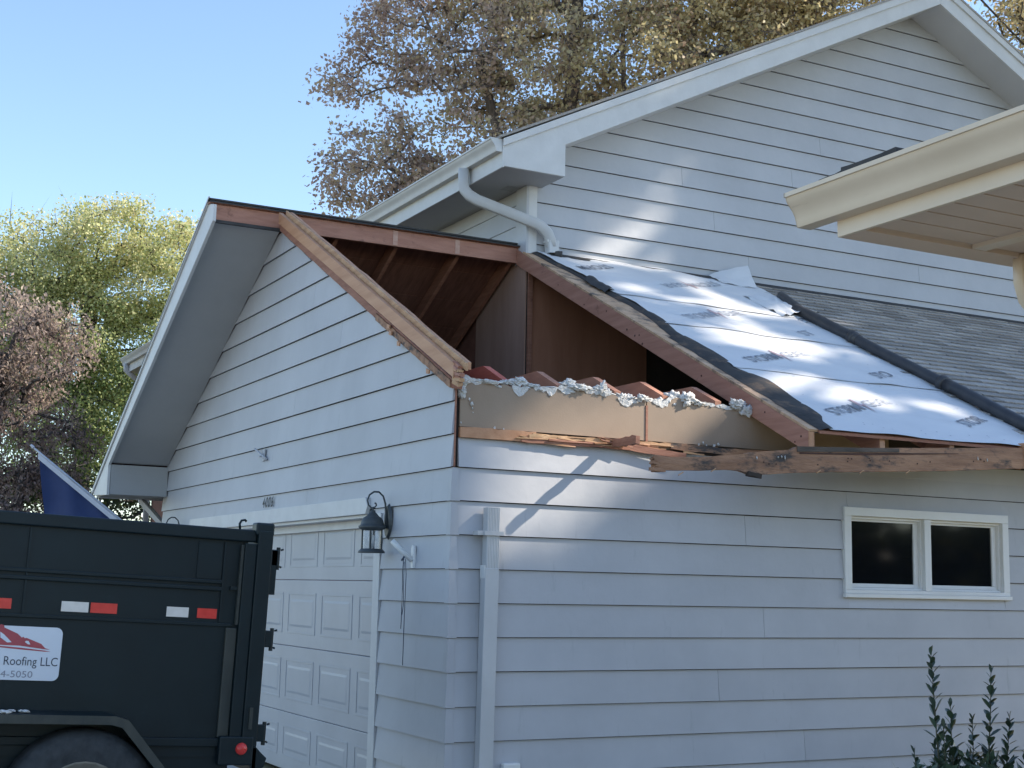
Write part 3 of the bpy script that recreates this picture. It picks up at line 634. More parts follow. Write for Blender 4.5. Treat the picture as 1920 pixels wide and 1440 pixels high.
# ================================================================== MAIN HOUSE
house = thing('main_house', 'two storey pale grey lap sided house gable rising behind the garage', 'house', (7.9, 8, 0))
D = 3.75; HX = 2.55; AX = 7.88; AZt = 8.72
def zso(x): return AZt - .508 * abs(x - AX)       # soffit line
hb = MB().prism([(HX + .01, 0), (13.2, 0), (13.2, zso(13.2)), (AX, AZt - .01), (HX + .01, zso(HX + .01))], lambda a, b: (a, D + .005, b), lambda a, b: (a, D + .12, b))
gable = hb.build('gable_wall', 'dark', house)  # dark behind the boards, so each gap reads as lap shade
z = 5.0 + .154 - .2228 * 0
zb = 5.154
rows = [5.154 - .2228] + [5.154 + .2228 * k for k in range(16)]
jm = {1: [5.36], 2: [7.9], 3: [4.885], 4: [6.9], 5: [4.455, 9.0], 6: [5.98], 7: [], 8: [6.4], 9: [], 10: []}
for i, zb in enumerate(rows):
    zt = zb + .2228 - .003
    if zb > 8.62: break
    def xl_(z): return max(HX + .10, AX - (AZt - z) / .508)
    def xr_(z): return min(13.2, AX + (AZt - z) / .508)
    zt = min(zt, 8.70); js = jm.get(i, [])
    pts = [None] + js + [None]
    zbj = zb + .0015 + random.uniform(-.001, .001)
    for a, b in zip(pts[:-1], pts[1:]):
        x0b, x0t = (xl_(zb), xl_(zt)) if a is None else (a + .003, a + .003)
        x1b, x1t = (xr_(zb), xr_(zt)) if b is None else (b, b)
        tb, tt = .022, .008
        tb, tt = .026, .006
        pr_ = lambda xb_, xt_: [(xb_, D - tb, zbj), (xt_, D - tt, zt), (xt_, D + .004, zt), (xb_, D + .004, zbj + .006), (xb_, D - .005, zbj + .006), (xb_, D - .022, zbj + .002)]
        MB().add(pr_(x0b, x0t) + pr_(x1b, x1t), [(5, 4, 3, 2, 1, 0), (6, 7, 8, 9, 10, 11)] + [(i_, (i_ + 1) % 6, 6 + (i_ + 1) % 6, 6 + i_) for i_ in range(6)]).build('siding_board', 'siding_main', gable)
MB().box(HX - .0, HX + .095, D - .03, D - .0225, 4.95, 5.757).build('corner_board', 'trim', gable); 
MB().box(HX - .028, HX - .001, D - .03, D + .20, 4.95, 5.755).build('corner_board', 'siding_main', gable)
fwm = MB().box(HX, HX + .1, D + .03, 19.2, 0, 5.75).build('front_wall', 'deck', house)
for zb, zt in ((4.72, 4.935), (4.93, 5.158), (5.154, 5.380), (5.376, 5.602), (5.598, 5.754)):
    y0 = max(D + .201, YR + .03 + max(0, (ZR + .03 - zb)) / .545) if zb < 5.1 else D + .201
    if zb < 5.1: continue
    MB().hexa([(HX - .022, y0, zb), (HX - .008, y0, zt), (HX - .001, y0, zt), (HX - .001, y0, zb)], [(HX - .022, 19.2, zb), (HX - .008, 19.2, zt), (HX - .001, 19.2, zt), (HX - .001, 19.2, zb)]).build('siding_board', 'siding_main', fwm)
MB().box(HX, 13.2, 19.1, 19.2, 0, 5.7).build('rear_wall', 'siding_main', house); MB().box(13.1, 13.2, D, 19.2, 0, 5.7).build('far_wall', 'siding_main', house)
# eaves
EY0 = 3.25; EX0 = 2.01
rf = part('main_roof', house)
def zt_(x): return 9.0 - .496 * abs(x - AX) + .0
# rake boards
MB().prism([(EX0, 5.757), (2.703, 5.757), (2.703, zso(2.703) - .0), (AX, AZt), (AX, 8.955), (EX0, 6.005)], lambda a, b: (a, EY0, b), lambda a, b: (a, EY0 + .03, b)).build('rake_board', 'trim', rf, bevel=.002)
MB().prism([(AX + .001, AZt), (13.6, AZt - .508 * (13.6 - AX)), (13.6, 8.955 - .498 * (13.6 - AX)), (AX + .001, 8.955)], lambda a, b: (a, EY0, b), lambda a, b: (a, EY0 + .03, b)).build('rake_board', 'trim', rf, bevel=.002)
MB().prism([(EX0 - .02, 5.955), (AX, 8.895), (AX, 8.99), (EX0 - .02, 6.03)], lambda a, b: (a, EY0 - .022, b), lambda a, b: (a, EY0 - .001, b)).build('rake_trim', 'trim', rf, bevel=.002)
MB().prism([(AX + .001, 8.895), (13.65, 8.895 - .498 * (13.65 - AX)), (13.65, 8.99 - .498 * (13.65 - AX)), (AX + .001, 8.99)], lambda a, b: (a, EY0 - .022, b), lambda a, b: (a, EY0 - .001, b)).build('rake_trim', 'trim', rf, bevel=.002)
# sloped soffits under the rake overhang
MB().prism([(2.704, zso(2.704)), (AX, AZt), (AX, AZt + .02), (2.704, zso(2.704) + .02)], lambda a, b: (a, EY0 + .03, b), lambda a, b: (a, D - .001, b)).build('rake_soffit', 'soffit_light', rf) if False else None
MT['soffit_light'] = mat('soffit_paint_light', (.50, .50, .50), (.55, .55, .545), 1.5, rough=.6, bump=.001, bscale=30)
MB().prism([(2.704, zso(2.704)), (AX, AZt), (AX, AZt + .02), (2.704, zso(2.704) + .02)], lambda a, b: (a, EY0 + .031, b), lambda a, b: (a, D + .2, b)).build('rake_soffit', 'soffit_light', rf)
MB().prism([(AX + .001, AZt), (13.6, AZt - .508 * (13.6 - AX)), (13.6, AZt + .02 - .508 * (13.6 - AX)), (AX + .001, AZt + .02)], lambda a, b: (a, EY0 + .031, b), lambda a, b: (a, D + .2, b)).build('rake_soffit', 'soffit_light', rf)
# level eave soffit, fascia, box side
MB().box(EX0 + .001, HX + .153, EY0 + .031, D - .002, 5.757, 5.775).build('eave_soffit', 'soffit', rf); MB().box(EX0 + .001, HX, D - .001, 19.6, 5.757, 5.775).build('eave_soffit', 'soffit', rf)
MB().box(2.685, 2.703, EY0 + .031, D - .023, 5.776, 6.07).build('eave_box_side', 'trim', rf)
MB().box(EX0 - .018, EX0 - .0005, EY0 + .0, 19.6, 5.745, 6.0).build('fascia', 'trim', rf)
MB().box(2.36, 2.50, 3.83, 4.02, 5.7555, 5.7568).build('soffit_patch', 'stain', rf)
# roof slabs
for s_ in (0, 1):
    xa, xb = (EX0 - .06, AX) if s_ == 0 else (13.75, AX)
    za, zc = 9.01 - .498 * abs(xa - AX), 9.01
    MB().prism([(xa, za), (xb, zc), (xb, zc - .028), (xa, za - .028)], lambda a, b: (a, EY0 - .03, b), lambda a, b: (a, 19.62, b)).build('roof_slope', 'shingle', rf)
# little lumps of shingle on the ridge line
MB().prism([(5.15, 7.70), (5.35, 7.81), (5.6, 7.92), (5.7, 7.95), (5.7, 7.90), (5.15, 7.63)], lambda a, b: (a, 3.6, b), lambda a, b: (a, 4.1, b)).build('loose_shingle', 'shingle', rf) if False else None
# K-style gutter
gp = [(0, .0), (.0, -.105), (-.052, -.105), (-.055, -.098), (-.058, -.085), (-.063, -.070), (-.071, -.056), (-.081, -.044), (-.090, -.034), (-.096, -.024), (-.099, -.014), (-.106, -.014), (-.106, .0), (-.09, .0), (-.09, -.012), (-.07, -.045), (-.05, -.098), (-.006, -.098), (-.006, 0)]
def gutter(x, y0, y1, z, s, mtl, parent, name='gutter'):
    mb = MB(); A = [(x + p[0] * s, y0, z + p[1] * s) for p in gp]; B = [(x + p[0] * s, y1, z + p[1] * s) for p in gp]
    n = len(gp); mb.add(A + B, [(i, (i + 1) % n, n + (i + 1) % n, n + i) for i in range(n)]); o = mb.build(name, mtl, parent, 'auto')
    cap = MB().prism([(p[0] * s, p[1] * s) for p in gp[:13]], lambda a, b: (x + a, y0 - .003, z + b), lambda a, b: (x + a, y0 + .002, z + b)).build('gutter_end_cap', mtl, parent)
    MB().prism([(p[0] * s, p[1] * s) for p in gp[:13]], lambda a, b: (x + a, y1 - .003, z + b), lambda a, b: (x + a, y1 + .003, z + b)).build('gutter_end_cap', mtl, parent)
    return o
gutter(EX0 - .019, EY0 + .01, 19.6, 6.03, 1.25, 'trim', rf)
# downspout: drop, long slanting run, outlet on the lower roof
pth = [(1.92, 3.98, 5.90), (1.92, 3.98, 5.74), (1.93, 3.97, 5.68), (1.97, 3.94, 5.62), (2.04, 3.90, 5.57), (2.62, 3.64, 5.335), (2.68, 3.64, 5.30), (2.73, 3.645, 5.26), (2.765, 3.65, 5.20), (2.78, 3.66, 5.13)]
def rrect(a, b, r=.01): return [(-a + r, -b), (a - r, -b), (a, -b + r), (a, b - r), (a - r, b), (-a + r, b), (-a, b - r), (-a, -b + r)]
MB().sweep(pth, rrect(.054, .042), up=(.45, .88, 0.05)).build('downspout', 'pipe', rf, True)
MB().sweep([(2.79, 3.665, 5.19), (2.80, 3.665, 5.06)], rrect(.062, .052), up=(0, 1, 0)).build('downspout_collar', 'pipe', rf)
MB().box(2.72, 2.86, 3.62, 3.725, 5.165, 5.19).build('downspout_strap', 'trim', rf)
MB().tube([(2.82, 3.64, 5.055), (2.88, 3.60, 5.045)], .035, 10).build('downspout_outlet', 'black', rf)

# ================================================================== LOOSE BEAM UNDER THE EAVE
bm_ = thing('broken_beam', 'long weathered broken lumber beam hanging level below the white covered eave', 'beam', (3, -.74, 2.7))
prf = [(1.14, 2.44, 2.54), (1.18, 2.455, 2.545), (1.48, 2.468, 2.56), (1.75, 2.49, 2.59), (1.88, 2.485, 2.605), (1.91, 2.46, 2.615), (2.0, 2.465, 2.63), (2.32, 2.50, 2.665), (2.35, 2.502, 2.69), (2.7, 2.525, 2.705), (3.1, 2.55, 2.725), (3.8, 2.595, 2.77), (4.6, 2.66, 2.82)]
mb = MB(); vs = []; 
xs = np.linspace(1.13, 4.62, 70)
for x in xs:
    zb_ = float(np.interp(x, [p[0] for p in prf], [p[1] for p in prf])); zt2 = float(np.interp(x, [p[0] for p in prf], [p[2] for p in prf]))
    j = .004 * noi(x * 8); e_ = .05 if x < 1.15 else 0
    zm = (zb_ + zt2) / 2
    vs += [(x + e_ * 1.0, -.765, zb_ + j), (x + (0 if e_ == 0 else .055), -.768 + .002 * noi(x * 4), zm), (x - e_ * .2, -.765, zt2 + .003 * noi(x * 11, 5)), (x, -.722, zt2 + .003 * noi(x * 9, 2)), (x, -.722, zb_ + j)]
n = len(xs)
mb.add(vs, [(4, 3, 2, 1, 0), tuple(5 * (n - 1) + i for i in range(5))] + [(5 * i + j, 5 * i + (j + 1) % 5, 5 * i + 5 + (j + 1) % 5, 5 * i + 5 + j) for i in range(n - 1) for j in range(5)])
mb.build('beam_timber', 'grey_lumber', bm_)
for k in range(9):   # jagged broken end
    z = 2.45 + k * .0115
    MB().beam((1.22, -.745, z), (1.15 - random.random() * .05, -.745 + random.uniform(-.01, .01), z + random.uniform(-.006, .006)), .038, .013, n=2, jit=.002).build('splinter', 'grey_lumber', bm_)
MB().add([(2.36, -.7705, 2.635), (2.9, -.7705, 2.66), (3.5, -.7705, 2.70), (3.9, -.7705, 2.73), (3.9, -.7705, 2.733), (3.3, -.7705, 2.70), (2.7, -.7705, 2.662), (2.36, -.7705, 2.648)], [tuple(range(8))]).build('crack', 'knot', bm_)
MB().hexa([(2.34, -.7745, 2.65), (2.34, -.7695, 2.65), (2.34, -.7695, 2.688), (2.34, -.7745, 2.688)], [(3.3, -.7735, 2.705), (3.3, -.7695, 2.705), (3.3, -.7695, 2.733), (3.3, -.7735, 2.733)]).build('rotten_strip', 'rotten', bm_)
MB().box(4.60, 4.68, -.78, -.71, 2.68, 2.86).build('end_block', 'newwood', bm_, bevel=.003)
MB().beam((1.90, -.765, 2.47), (2.02, -.76, 2.455), .03, .025, n=3, jit=.006).build('splinter', 'dark', bm_)
for (x, z) in ((1.63, 2.49), (1.36, 2.45), (2.55, 2.53), (3.4, 2.575), (2.95, 2.55)):
    MB().beam((x, -.77, z), (x - .05, -.785, z - .025), .006, .006).build('splinter', 'splinter', bm_)
for (x, z) in ((1.98, 2.585), (2.17, 2.60), (2.20, 2.605), (2.23, 2.60), (4.2, 2.70), (4.1, 2.705)):
    fluff((x, -.772, z), .006, (.8, .5, random.uniform(1, 2.2)), x * 9, bm_, 'insulation_scrap')
for k in range(16):
    x = random.uniform(1.9, 4.4); zz = float(np.interp(x, [p[0] for p in prf], [p[1] for p in prf])) + random.uniform(.03, .1)
    MB().lathe([(0.0001, -.001), (.006, -.001), (.006, .002)], (x, -.7695, zz), 7, 'y').build('nail_hole', 'knot', bm_)

# ================================================================== BLACK TUBE ON THE ROOF
tb = thing('black_tube', 'long black plastic tube lying down the slope between white underlayment and grey shingles', 'pipe', (5.03, 1.0, 3.7))
def tp(y, x=5.03, h=.065): return Vector(onroof(x + .012 * noi(y * 1.3), y, h + .006 * noi(y * 2, 5)))
MB().tube([tp(y) for y in np.linspace(2.56, 1.62, 12)], .058, 12).build('tube_section', 'tube', tb, True)
MB().tube([tp(y) for y in np.linspace(1.70, .45, 14)], .052, 12).build('tube_section', 'tube', tb, True)
MB().tube([tp(y) for y in np.linspace(.50, -.85, 14)], .058, 12).build('tube_section', 'tube', tb, True)
for y in (1.68, .52):
    MB().tube([tp(y + .05), tp(y + .045), tp(y), tp(y - .012)], [.062, .070, .070, .064], 14).build('coupling_ring', 'tube', tb, True)
t2 = tag(MB().tube([tp(y, 5.30 - .17 * (3.12 - y) / .5, .05) for y in np.linspace(3.12, 2.58, 8)], .05, 12).build('short_tube', 'tube', None, True), 'short black tube at the top of the roof beside the crumpled white sheet', 'pipe')

# ================================================================== WALL LAMPS
def lamp_local():
    P_ = []
    c = (-.155, 0)   # body centre x offset
    bz = -.235       # base z relative to origin at (0, y, 2.12)
    body = MB().lathe([(.0001, bz - .0), (.100, bz), (.097, bz + .012), (.078, bz + .030), (.0001, bz + .030)], (c[0], 0, 0), 20)
    P_.append(('lamp_base', body, 'lamp', True))
    P_.append(('lamp_glass', MB().lathe([(.066, bz + .030), (.066, -.055)], (c[0], 0, 0), 20), 'lampglass', True))
    for k in range(4):
        t = math.pi / 4 + k * math.pi / 2 + .25; x, y = c[0] + .071 * math.cos(t), .071 * math.sin(t)
        P_.append(('lamp_bar', MB().box(x - .006, x + .006, y - .006, y + .006, bz + .02, -.055), 'lamp', False))
    dome = [(.074, -.070), (.100, -.055), (.104, -.040), (.092, -.034), (.086, -.030), (.085, -.015), (.080, .004), (.069, .020), (.052, .032), (.046, .036), (.043, .040), (.036, .050), (.024, .060), (.020, .066), (.022, .072), (.010, .080), (.006, .086), (.010, .095), (.0001, .105)]
    P_.append(('lamp_shade', MB().lathe(dome, (c[0], 0, 0), 24), 'lamp', True))
    P_.append(('bulb', MB().lathe([(.0001, -.10), (.02, -.11), (.028, -.135), (.02, -.16), (.012, -.2), (.0001, -.2)], (c[0], 0, 0), 10), 'white', True))
    plate = MB(); pr = [(.065 * math.sin(t) * (1 - .25 * abs(math.cos(t)) ** 3), -.0 + .135 * math.cos(t)) for t in np.linspace(0, 2 * math.pi, 28, endpoint=False)]
    plate.prism(pr, lambda a, b: (-.023, a, b), lambda a, b: (-.042, a * .8, b * .85))
    P_.append(('back_plate', plate, 'lamp', False))
    hook = [(-.035, 0, -.05), (-.05, 0, .0), (-.05, 0, .06), (-.056, 0, .13), (-.075, 0, .185), (-.11, 0, .215), (-.15, 0, .215), (-.185, 0, .19), (-.20, 0, .15), (-.190, 0, .115), (-.165, 0, .095), (-.14, 0, .10), (-.128, 0, .115), (-.132, 0, .13), (-.142, 0, .132)]
    P_.append(('scroll_arm', MB().tube(hook, [.012, .010, .009, .008, .007, .007, .007, .007, .007, .0065, .006, .006, .006, .0065, .007], 8, up=(0, 1, 0)), 'lamp', True))
    P_.append(('support_arm', MB().tube([(-.03, 0, -.03), (-.09, 0, -.045)], [.014, .018], 8, up=(0, 1, 0)), 'lamp', True))
    return P_
L0 = thing('wall_lamp', 'dark metal carriage lamp with scroll arm right of the garage door', 'lamp', (0, 1.04, 2.12), 'carriage lamps flanking the garage door', local=True)
for nm, mb, mt_, sm in lamp_local(): mb.build(nm, mt_, L0, sm)
L1 = L0.copy(); COL.objects.link(L1); L1.location = (0, 6.93, 2.135); L1['label'] = 'dark scroll arm of the carriage lamp peeping over the trailer, left of the door'
for ch in list(L0.children):
    c = ch.copy(); COL.objects.link(c); c.parent = L1

# ---- flag bracket with cord, second bracket, numbers, plug cover
br = thing('flag_bracket', 'white flag pole bracket with black cord, below and right of the carriage lamp', 'bracket', (-.02, .56, 1.85), local=True)
MB().prism([(-.02, -.075), (.02, -.075), (.024, -.04), (.024, .06), (.012, .085), (-.012, .085), (-.024, .06), (-.024, -.04)], lambda a, b: (-.0, a, b), lambda a, b: (-.02, a, b)).build('bracket_plate', 'white', br, bevel=.003)
MB().tube([(-.02, .0, -.02), (-.075, .02, .03), (-.16, .04, .115)], [.018, .020, .020], 12).build('bracket_socket', 'white', br, True)
MB().tube([(-.088, -.015, .0), (-.075, .05, -.02)], .008, 6).build('cord_knot', 'signb', br)
def cord(pts): return MB().tube(pts, .0028, 5).build('cord', 'signb', br, True)
cord([(-.075, .02, -.01), (-.075, .035, -.10), (-.07, .038, -.22), (-.07, .042, -.36), (-.07, .03, -.40), (-.07, .015, -.34), (-.07, .02, -.2), (-.07, .02, -.03)])
cord([(-.07, .0, -.01), (-.07, -.02, -.12), (-.07, -.01, -.40), (-.07, -.005, -.75)])
cord([(-.07, .04, -.38), (-.07, .045, -.50)])
br2 = thing('flag_bracket', 'pale painted bracket high on the gable wall above the house number', 'bracket', (-.024, 4.1, 2.84), local=True)
MB().prism([(-.03, -.05), (.03, -.06), (.035, .05), (-.03, .06)], lambda a, b: (-.0, a, b), lambda a, b: (-.008, a, b)).build('bracket_plate', 'siding', br2)
MB().tube([(-.01, -.10, -.05), (-.03, .0, .0), (-.045, .16, .07)], [.016, .014, .010], 8).build('bracket_socket', 'siding', br2, True)
MB().tube([(-.03, -.02, -.01), (-.06, -.03, -.02)], .010, 6).build('bracket_bolt', 'trim', br2)

num = thing('house_number', 'black hand painted house number above the garage door', 'number', (-.024, 3.9, 2.39))
for ch, y in (('4', 4.075), ('0', 3.985), ('0', 3.905), ('6', 3.825)):
    vs, fs = text_mesh(ch, .135, .9, .15, .0026)
    MB().add([(-.0235 - .0 - (.0005 if True else 0) - max(0, .0) - (2.4588 - (2.345 + v[1])) * .061 - .0, y - v[0], 2.345 + v[1]) for v in vs], fs).build('digit', 'digit', num)
pc = tag(MB().box(.395, .525, -.075, -.023, .36, .485).build('outlet_cover', 'white', None, bevel=.012), 'white outlet cover low on the side wall right of the downspout', 'outlet')

# ================================================================== NEIGHBOURING CREAM EAVE
pz = thing('porch_roof', 'cream eave with gutter and slatted soffit jutting in from the right', 'roof', (1, -6, 0))
SX, SY, SZ = -.69, -4.74, 2.95
MB().box(SX - .018, SX, -12, SY, SZ, SZ + .15).build('fascia_board', 'cream', pz, bevel=.002)
MB().box(SX, 3.2, SY - .13, SY - .0, SZ + .0, SZ + .10).build('end_fascia', 'creamsoffit', pz, bevel=.002)
MB().box(-.17, -.10, -12, SY - .135, SZ + .0, SZ + .02).build('soffit_divider', 'cream', pz, bevel=.002)
k = 0; y = SY - .145
while y > -12:
    mb = MB().box(SX + .002, -.172, y - .118, y, SZ + .016, SZ + .024); mb.build('soffit_slat', 'creamsoffit', pz)
    MB().box(SX + .002, -.172, y - .128, y - .1185, SZ + .024, SZ + .034).build('soffit_groove', 'creamsoffit', pz) if k < 30 else None
    y -= .128; k += 1
MB().box(-.098, 3.2, -12, SY - .135, SZ + .018, SZ + .03).build('porch_ceiling', 'creamsoffit', pz)
gutter(SX - .0185, SY + .15, -12, SZ + .185, 1.18, 'cream', pz)
MB().prism([(SX - .02, SZ + .105), (-3.2 + SX + 3.19, SZ + .105)][:1] + [(SX + .0, SZ + .105), (SX + .0, SZ + .18), (SX - .08, SZ + .15)], lambda a, b: (a, SY, b), lambda a, b: (a, SY + .14, b)).build('eave_return', 'creamsoffit', pz)
MB().prism([(SX - .02, SZ + .175), (3.2, SZ + 1.5), (3.2, SZ + 1.47), (SX - .02, SZ + .15)], lambda a, b: (a, -12, b), lambda a, b: (a, SY + .10, b)).build('roof_slope', 'shingle', pz)
MB().prism([(SX + .0, SZ + .10), (3.2, SZ + .10), (3.2, SZ + 1.46), (SX + .0, SZ + .165)], lambda a, b: (a, SY - .02, b), lambda a, b: (a, SY, b)).build('gable_infill', 'creamsoffit', pz)
for (ya, yb, h) in ((-4.72, -4.66, .018), (-4.84, -4.72, .026), (-5.12, -4.84, .038)):
    MB().beam((SX - .06, ya, SZ + .19 + h / 2), (SX - .06, yb, SZ + .19 + h / 2), .05, h, n=4, jit=.003).build('loose_shingle', 'black', pz)
for yy in np.linspace(-4.60, -4.9, 12):
    fluff((SX - .11, yy, SZ + .188 + random.uniform(0, .006)), .006, (1, 1.6, .8), yy * 9, pz, 'gutter_debris')
MB().sweep([(.12, -4.86, 2.96), (.12, -4.86, 2.86), (.14, -4.86, 2.80), (.20, -4.88, 2.72), (.28, -4.9, 2.64), (.30, -4.9, 2.5), (.30, -4.9, .0)], rrect(.04, .03), up=(0, 1, 0)).build('downspout', 'cream', pz, True)
MB().box(.1, 3.2, -12, -5.0, 0, 2.94).build('porch_wall', 'cream', pz)

# ================================================================== TRAILER
tr = thing('dump_trailer', 'black high sided dump trailer with red and white reflectors backed up to the garage', 'trailer', (-1.537, -.7, .725), local=True)
tr.rotation_euler = (0, .04, 0)
pb = 'paintblack'
H = 1.225; LN = 4.3; WD = 1.95
MB().box(-LN, -.13, .03, .06, 0, H - .03).build('side_panel', pb, tr)
MB().box(-LN, -.13, WD - .06, WD - .03, 0, H - .03).build('side_panel', pb, tr)
MB().box(-LN, -.1, .03, WD - .03, -.06, .0).build('trailer_bed', pb, tr); MB().box(-LN, -LN + .04, .03, WD - .03, 0, H - .03).build('front_panel', pb, tr)
for y0 in (.0, WD - .08): MB().box(-LN, -.09, y0, y0 + .08, H - .07, H).build('top_rail', pb, tr, bevel=.008)
for z0 in (.905, .865): MB().box(-LN, -.27, .012, .03, z0, z0 + .022).build('side_rib', pb, tr, bevel=.004)
MB().box(-.22, -.13, .005, .03, .875, .895).build('side_rib', pb, tr)
MB().box(-LN, -.19, .018, .03, .665, .685).build('side_rib', pb, tr, bevel=.003)
MB().box(-LN, -.14, .0, .03, .0, .045).build('side_rib', pb, tr, bevel=.004)
for x0 in (-.27, -1.35, -2.4, -3.4): MB().box(x0, x0 + .012, .018, .03, .69, H - .08).build('stake_rib', pb, tr)
MB().box(-.42, -.28, .022, .03, .93, H - .09).build('rail_plate', pb, tr)
MB().hexa([(-.16, -.02, 0.0), (-.16, .05, 0.0), (-.09, .05, 0.0), (-.09, -.02, 0.0)], [(-.16, -.02, H - .08), (-.16, .05, H - .08), (-.09, .05, H - .08), (-.09, -.02, H - .08)]).build('corner_post', pb, tr, bevel=.005)
MB().box(-.225, -.162, .004, .03, .05, .66).build('worn_post', 'paintworn', tr, bevel=.004)
MB().box(-.178, -.162, -.005, .02, .68, H - .09).build('worn_edge', 'paintworn', tr)
MB().box(-.089, .0, -.03, .08, -.0, H + .0).build('rear_post', pb, tr, bevel=.006)
MB().box(-.105, .005, -.028, .07, H - .03, H + .045).build('post_cap', pb, tr, bevel=.012)
MB().box(-.0, .035, -.02, .02, .86, H - .11).build('rear_gate_frame', pb, tr)
MB().box(-.04, .02, .08, WD - .06, .0, H - .02).build('rear_gate', pb, tr)
MB().box(-.02, .0, -.03, WD, -.14, -.0).build('rear_bumper', pb, tr); MB().box(-.22, -.02, -.035, .02, -.10, .06).build('lamp_box', pb, tr, bevel=.01)
tl_ = MB().lathe([(.0001, -.02), (.028, -.016), (.034, 0)], (-.09, -.035, -.008), 18, 'y').build('tail_light', 'red', tr, True)
MB().tube([(-.19, .02, H), (-.195, .02, H + .03), (-.185, .02, H + .05), (-.165, .02, H + .055), (-.155, .02, H + .047)], .007, 7, up=(0, 1, 0)).build('hook', pb, tr, True)
for z0 in (H - .20, .56, .03):
    hg = MB().box(-.0, .045, -.02, .03, z0, z0 + .095).build('hinge', pb, tr, bevel=.005)
    MB().tube([(.045, .0, z0 - .02), (.045, .0, z0 + .11)], .012, 8, up=(0, 1, 0)).build('hinge_pin', pb, hg)
    MB().tube([(.06, .0, z0 + .095), (.075, .0, z0 + .10)], .006, 6).build('hinge_pin', pb, hg); MB().tube([(.058, .0, z0 + .0), (.07, .0, z0 - .005)], .006, 6).build('hinge_pin', pb, hg)
MB().prism([(-.03, -.16), (.01, -.13), (.05, -.11), (.065, -.06), (.03, -.03), (-.0, .0), (-.03, .0)], lambda a, b: (a, -.03, b), lambda a, b: (a, .05, b)).build('gate_latch', pb, tr, bevel=.004)
MB().box(-.06, -.04, -.04, -.03, .10, .22).build('latch_bar', 'paintworn', tr)
for xa, xb, m_ in ((-2.2, -2.03, 'tape_white'), (-2.03, -1.87, 'tape_white'), (-1.66, -1.405, 'red'), (-1.155, -1.00, 'tape_white'), (-.999, -.845, 'red'), (-.580, -.445, 'tape_white'), (-.405, -.282, 'red')):
    MB().box(xa + .01, xb, .026, .0285, .707, .762).build('reflector', m_, tr)
# sign
sgx, sgz = -1.135, .335
def rpoly(x0, x1, z0, z1, r, n=5):
    P_ = []
    for cx, cz, a in ((x1 - r, z1 - r, 0), (x0 + r, z1 - r, 90), (x0 + r, z0 + r, 180), (x1 - r, z0 + r, 270)):
        for k in range(n + 1): t = math.radians(a + 90 * k / n); P_.append((cx + r * math.cos(t), cz + r * math.sin(t)))
    return P_
sign = MB().prism(rpoly(-1.98, sgx + .013, .335, .618, .035), lambda a, b: (a, .029, b), lambda a, b: (a, .024, b)).build('company_sign', 'signw', tr)
def S(px, py): # sign picture coords (zoomed crop pixels) -> local
    return (-1.122 - (1000 - (px + (py - 300) * .115)) * .000327, .3380 + (1115 - py + (px - 500) * .055) * .000352)
def sp(pts, m_, y): MB().add([(*[S(*p)[0]], y, S(*p)[1]) for p in pts], [tuple(range(len(pts)))]).build('sign_print', m_, sign)
roof_l = [(-420, 560), (-180, 430), (-60, 360), (-20, 300), (10, 275), (60, 290), (65, 325), (270, 420), (335, 480), (355, 468), (385, 490), (410, 485), (640, 580), (700, 645), (780, 672), (690, 662), (300, 600), (-60, 580)]
sp(roof_l, 'signr', .0232); sp([(-60, 590), (300, 628), (700, 682), (790, 700), (690, 698), (300, 655), (-60, 612)], 'signr', .0232)
sp([(0, 385), (60, 430), (175, 545), (105, 548), (0, 470)], 'signw', .0222)
sp([(380, 545), (400, 528), (440, 532), (468, 585), (430, 582)], 'signw', .0222)
def sgt(txt, px, py, size, m_, width):
    x0, z0 = S(px, py); vs, fs = text_mesh(txt, size, width=width)
    MB().add([(x0 + v[0], .0225, z0 + v[1]) for v in vs], fs).build('sign_lettering', m_, sign)
sgt('Roofing LLC', 35, 875, .0655, 'signb', .277); sgt('34-5050', -95, 1050, .050, 'signg', .19)
# fender, wheel
mb = MB()
fpts = [(-3.4, .18), (-.86, .18), (-.79, .16), (-.58, -.08), (-.54, -.20), (-.54, -.42)]
A = []
for (x, z) in fpts: A += [(x, -.26, z), (x, .03, z), (x, .03, z - .012), (x, -.26, z - .012)]
fs = [(4 * i + j, 4 * i + (j + 1) % 4, 4 * i + 4 + (j + 1) % 4, 4 * i + 4 + j) for i in range(len(fpts) - 1) for j in range(4)] + [(0, 1, 2, 3), (20, 21, 22, 23)]
mb.add(A, fs).build('fender', pb, tr)
mb = MB(); A = []
for (x, z), (dx, dz) in zip(fpts, ((0, -.045), (-.02, -.045), (-.03, -.04), (-.04, -.02), (-.045, 0), (-.045, 0))): A += [(x, -.262, z), (x, -.27, z), (x + dx, -.27, z + dz), (x + dx, -.262, z + dz)]
mb.add(A, fs).build('fender_lip', 'paintworn', tr)
MB().box(-LN, -.14, .04, .08, -.20, -.0).build('frame_rail', pb, tr)
for cx in (-.98, -1.89):
    wh = part('wheel', tr); wc = (cx, -.10, -.30)
    ty = [(.235, -.10), (.30, -.125), (.36, -.12), (.395, -.10), (.405, -.06), (.405, .06), (.39, .10), (.30, .12), (.235, .10)]
    tm = MB().lathe(ty, wc, 40, 'y').build('tyre', 'rubber', wh, True)
    MB().lathe([(.0001, -.05), (.05, -.055), (.06, -.03), (.13, -.02), (.18, -.05), (.225, -.09), (.24, -.105), (.243, -.09), (.235, -.05), (.235, .08)], wc, 28, 'y').build('rim', 'rim', wh, True)
MB().tube([(-.5, .3, -.28), (-.2, .35, -.22), (.1, .4, -.26)], .012, 6).build('tow_cable', 'rubber', tr)
for k in range(14):
    fluff((-1.28 - random.random() * .35, -.12 - random.random() * .12, .190), .012, (1.8, 1, .6), k, tr, 'insulation_scrap')

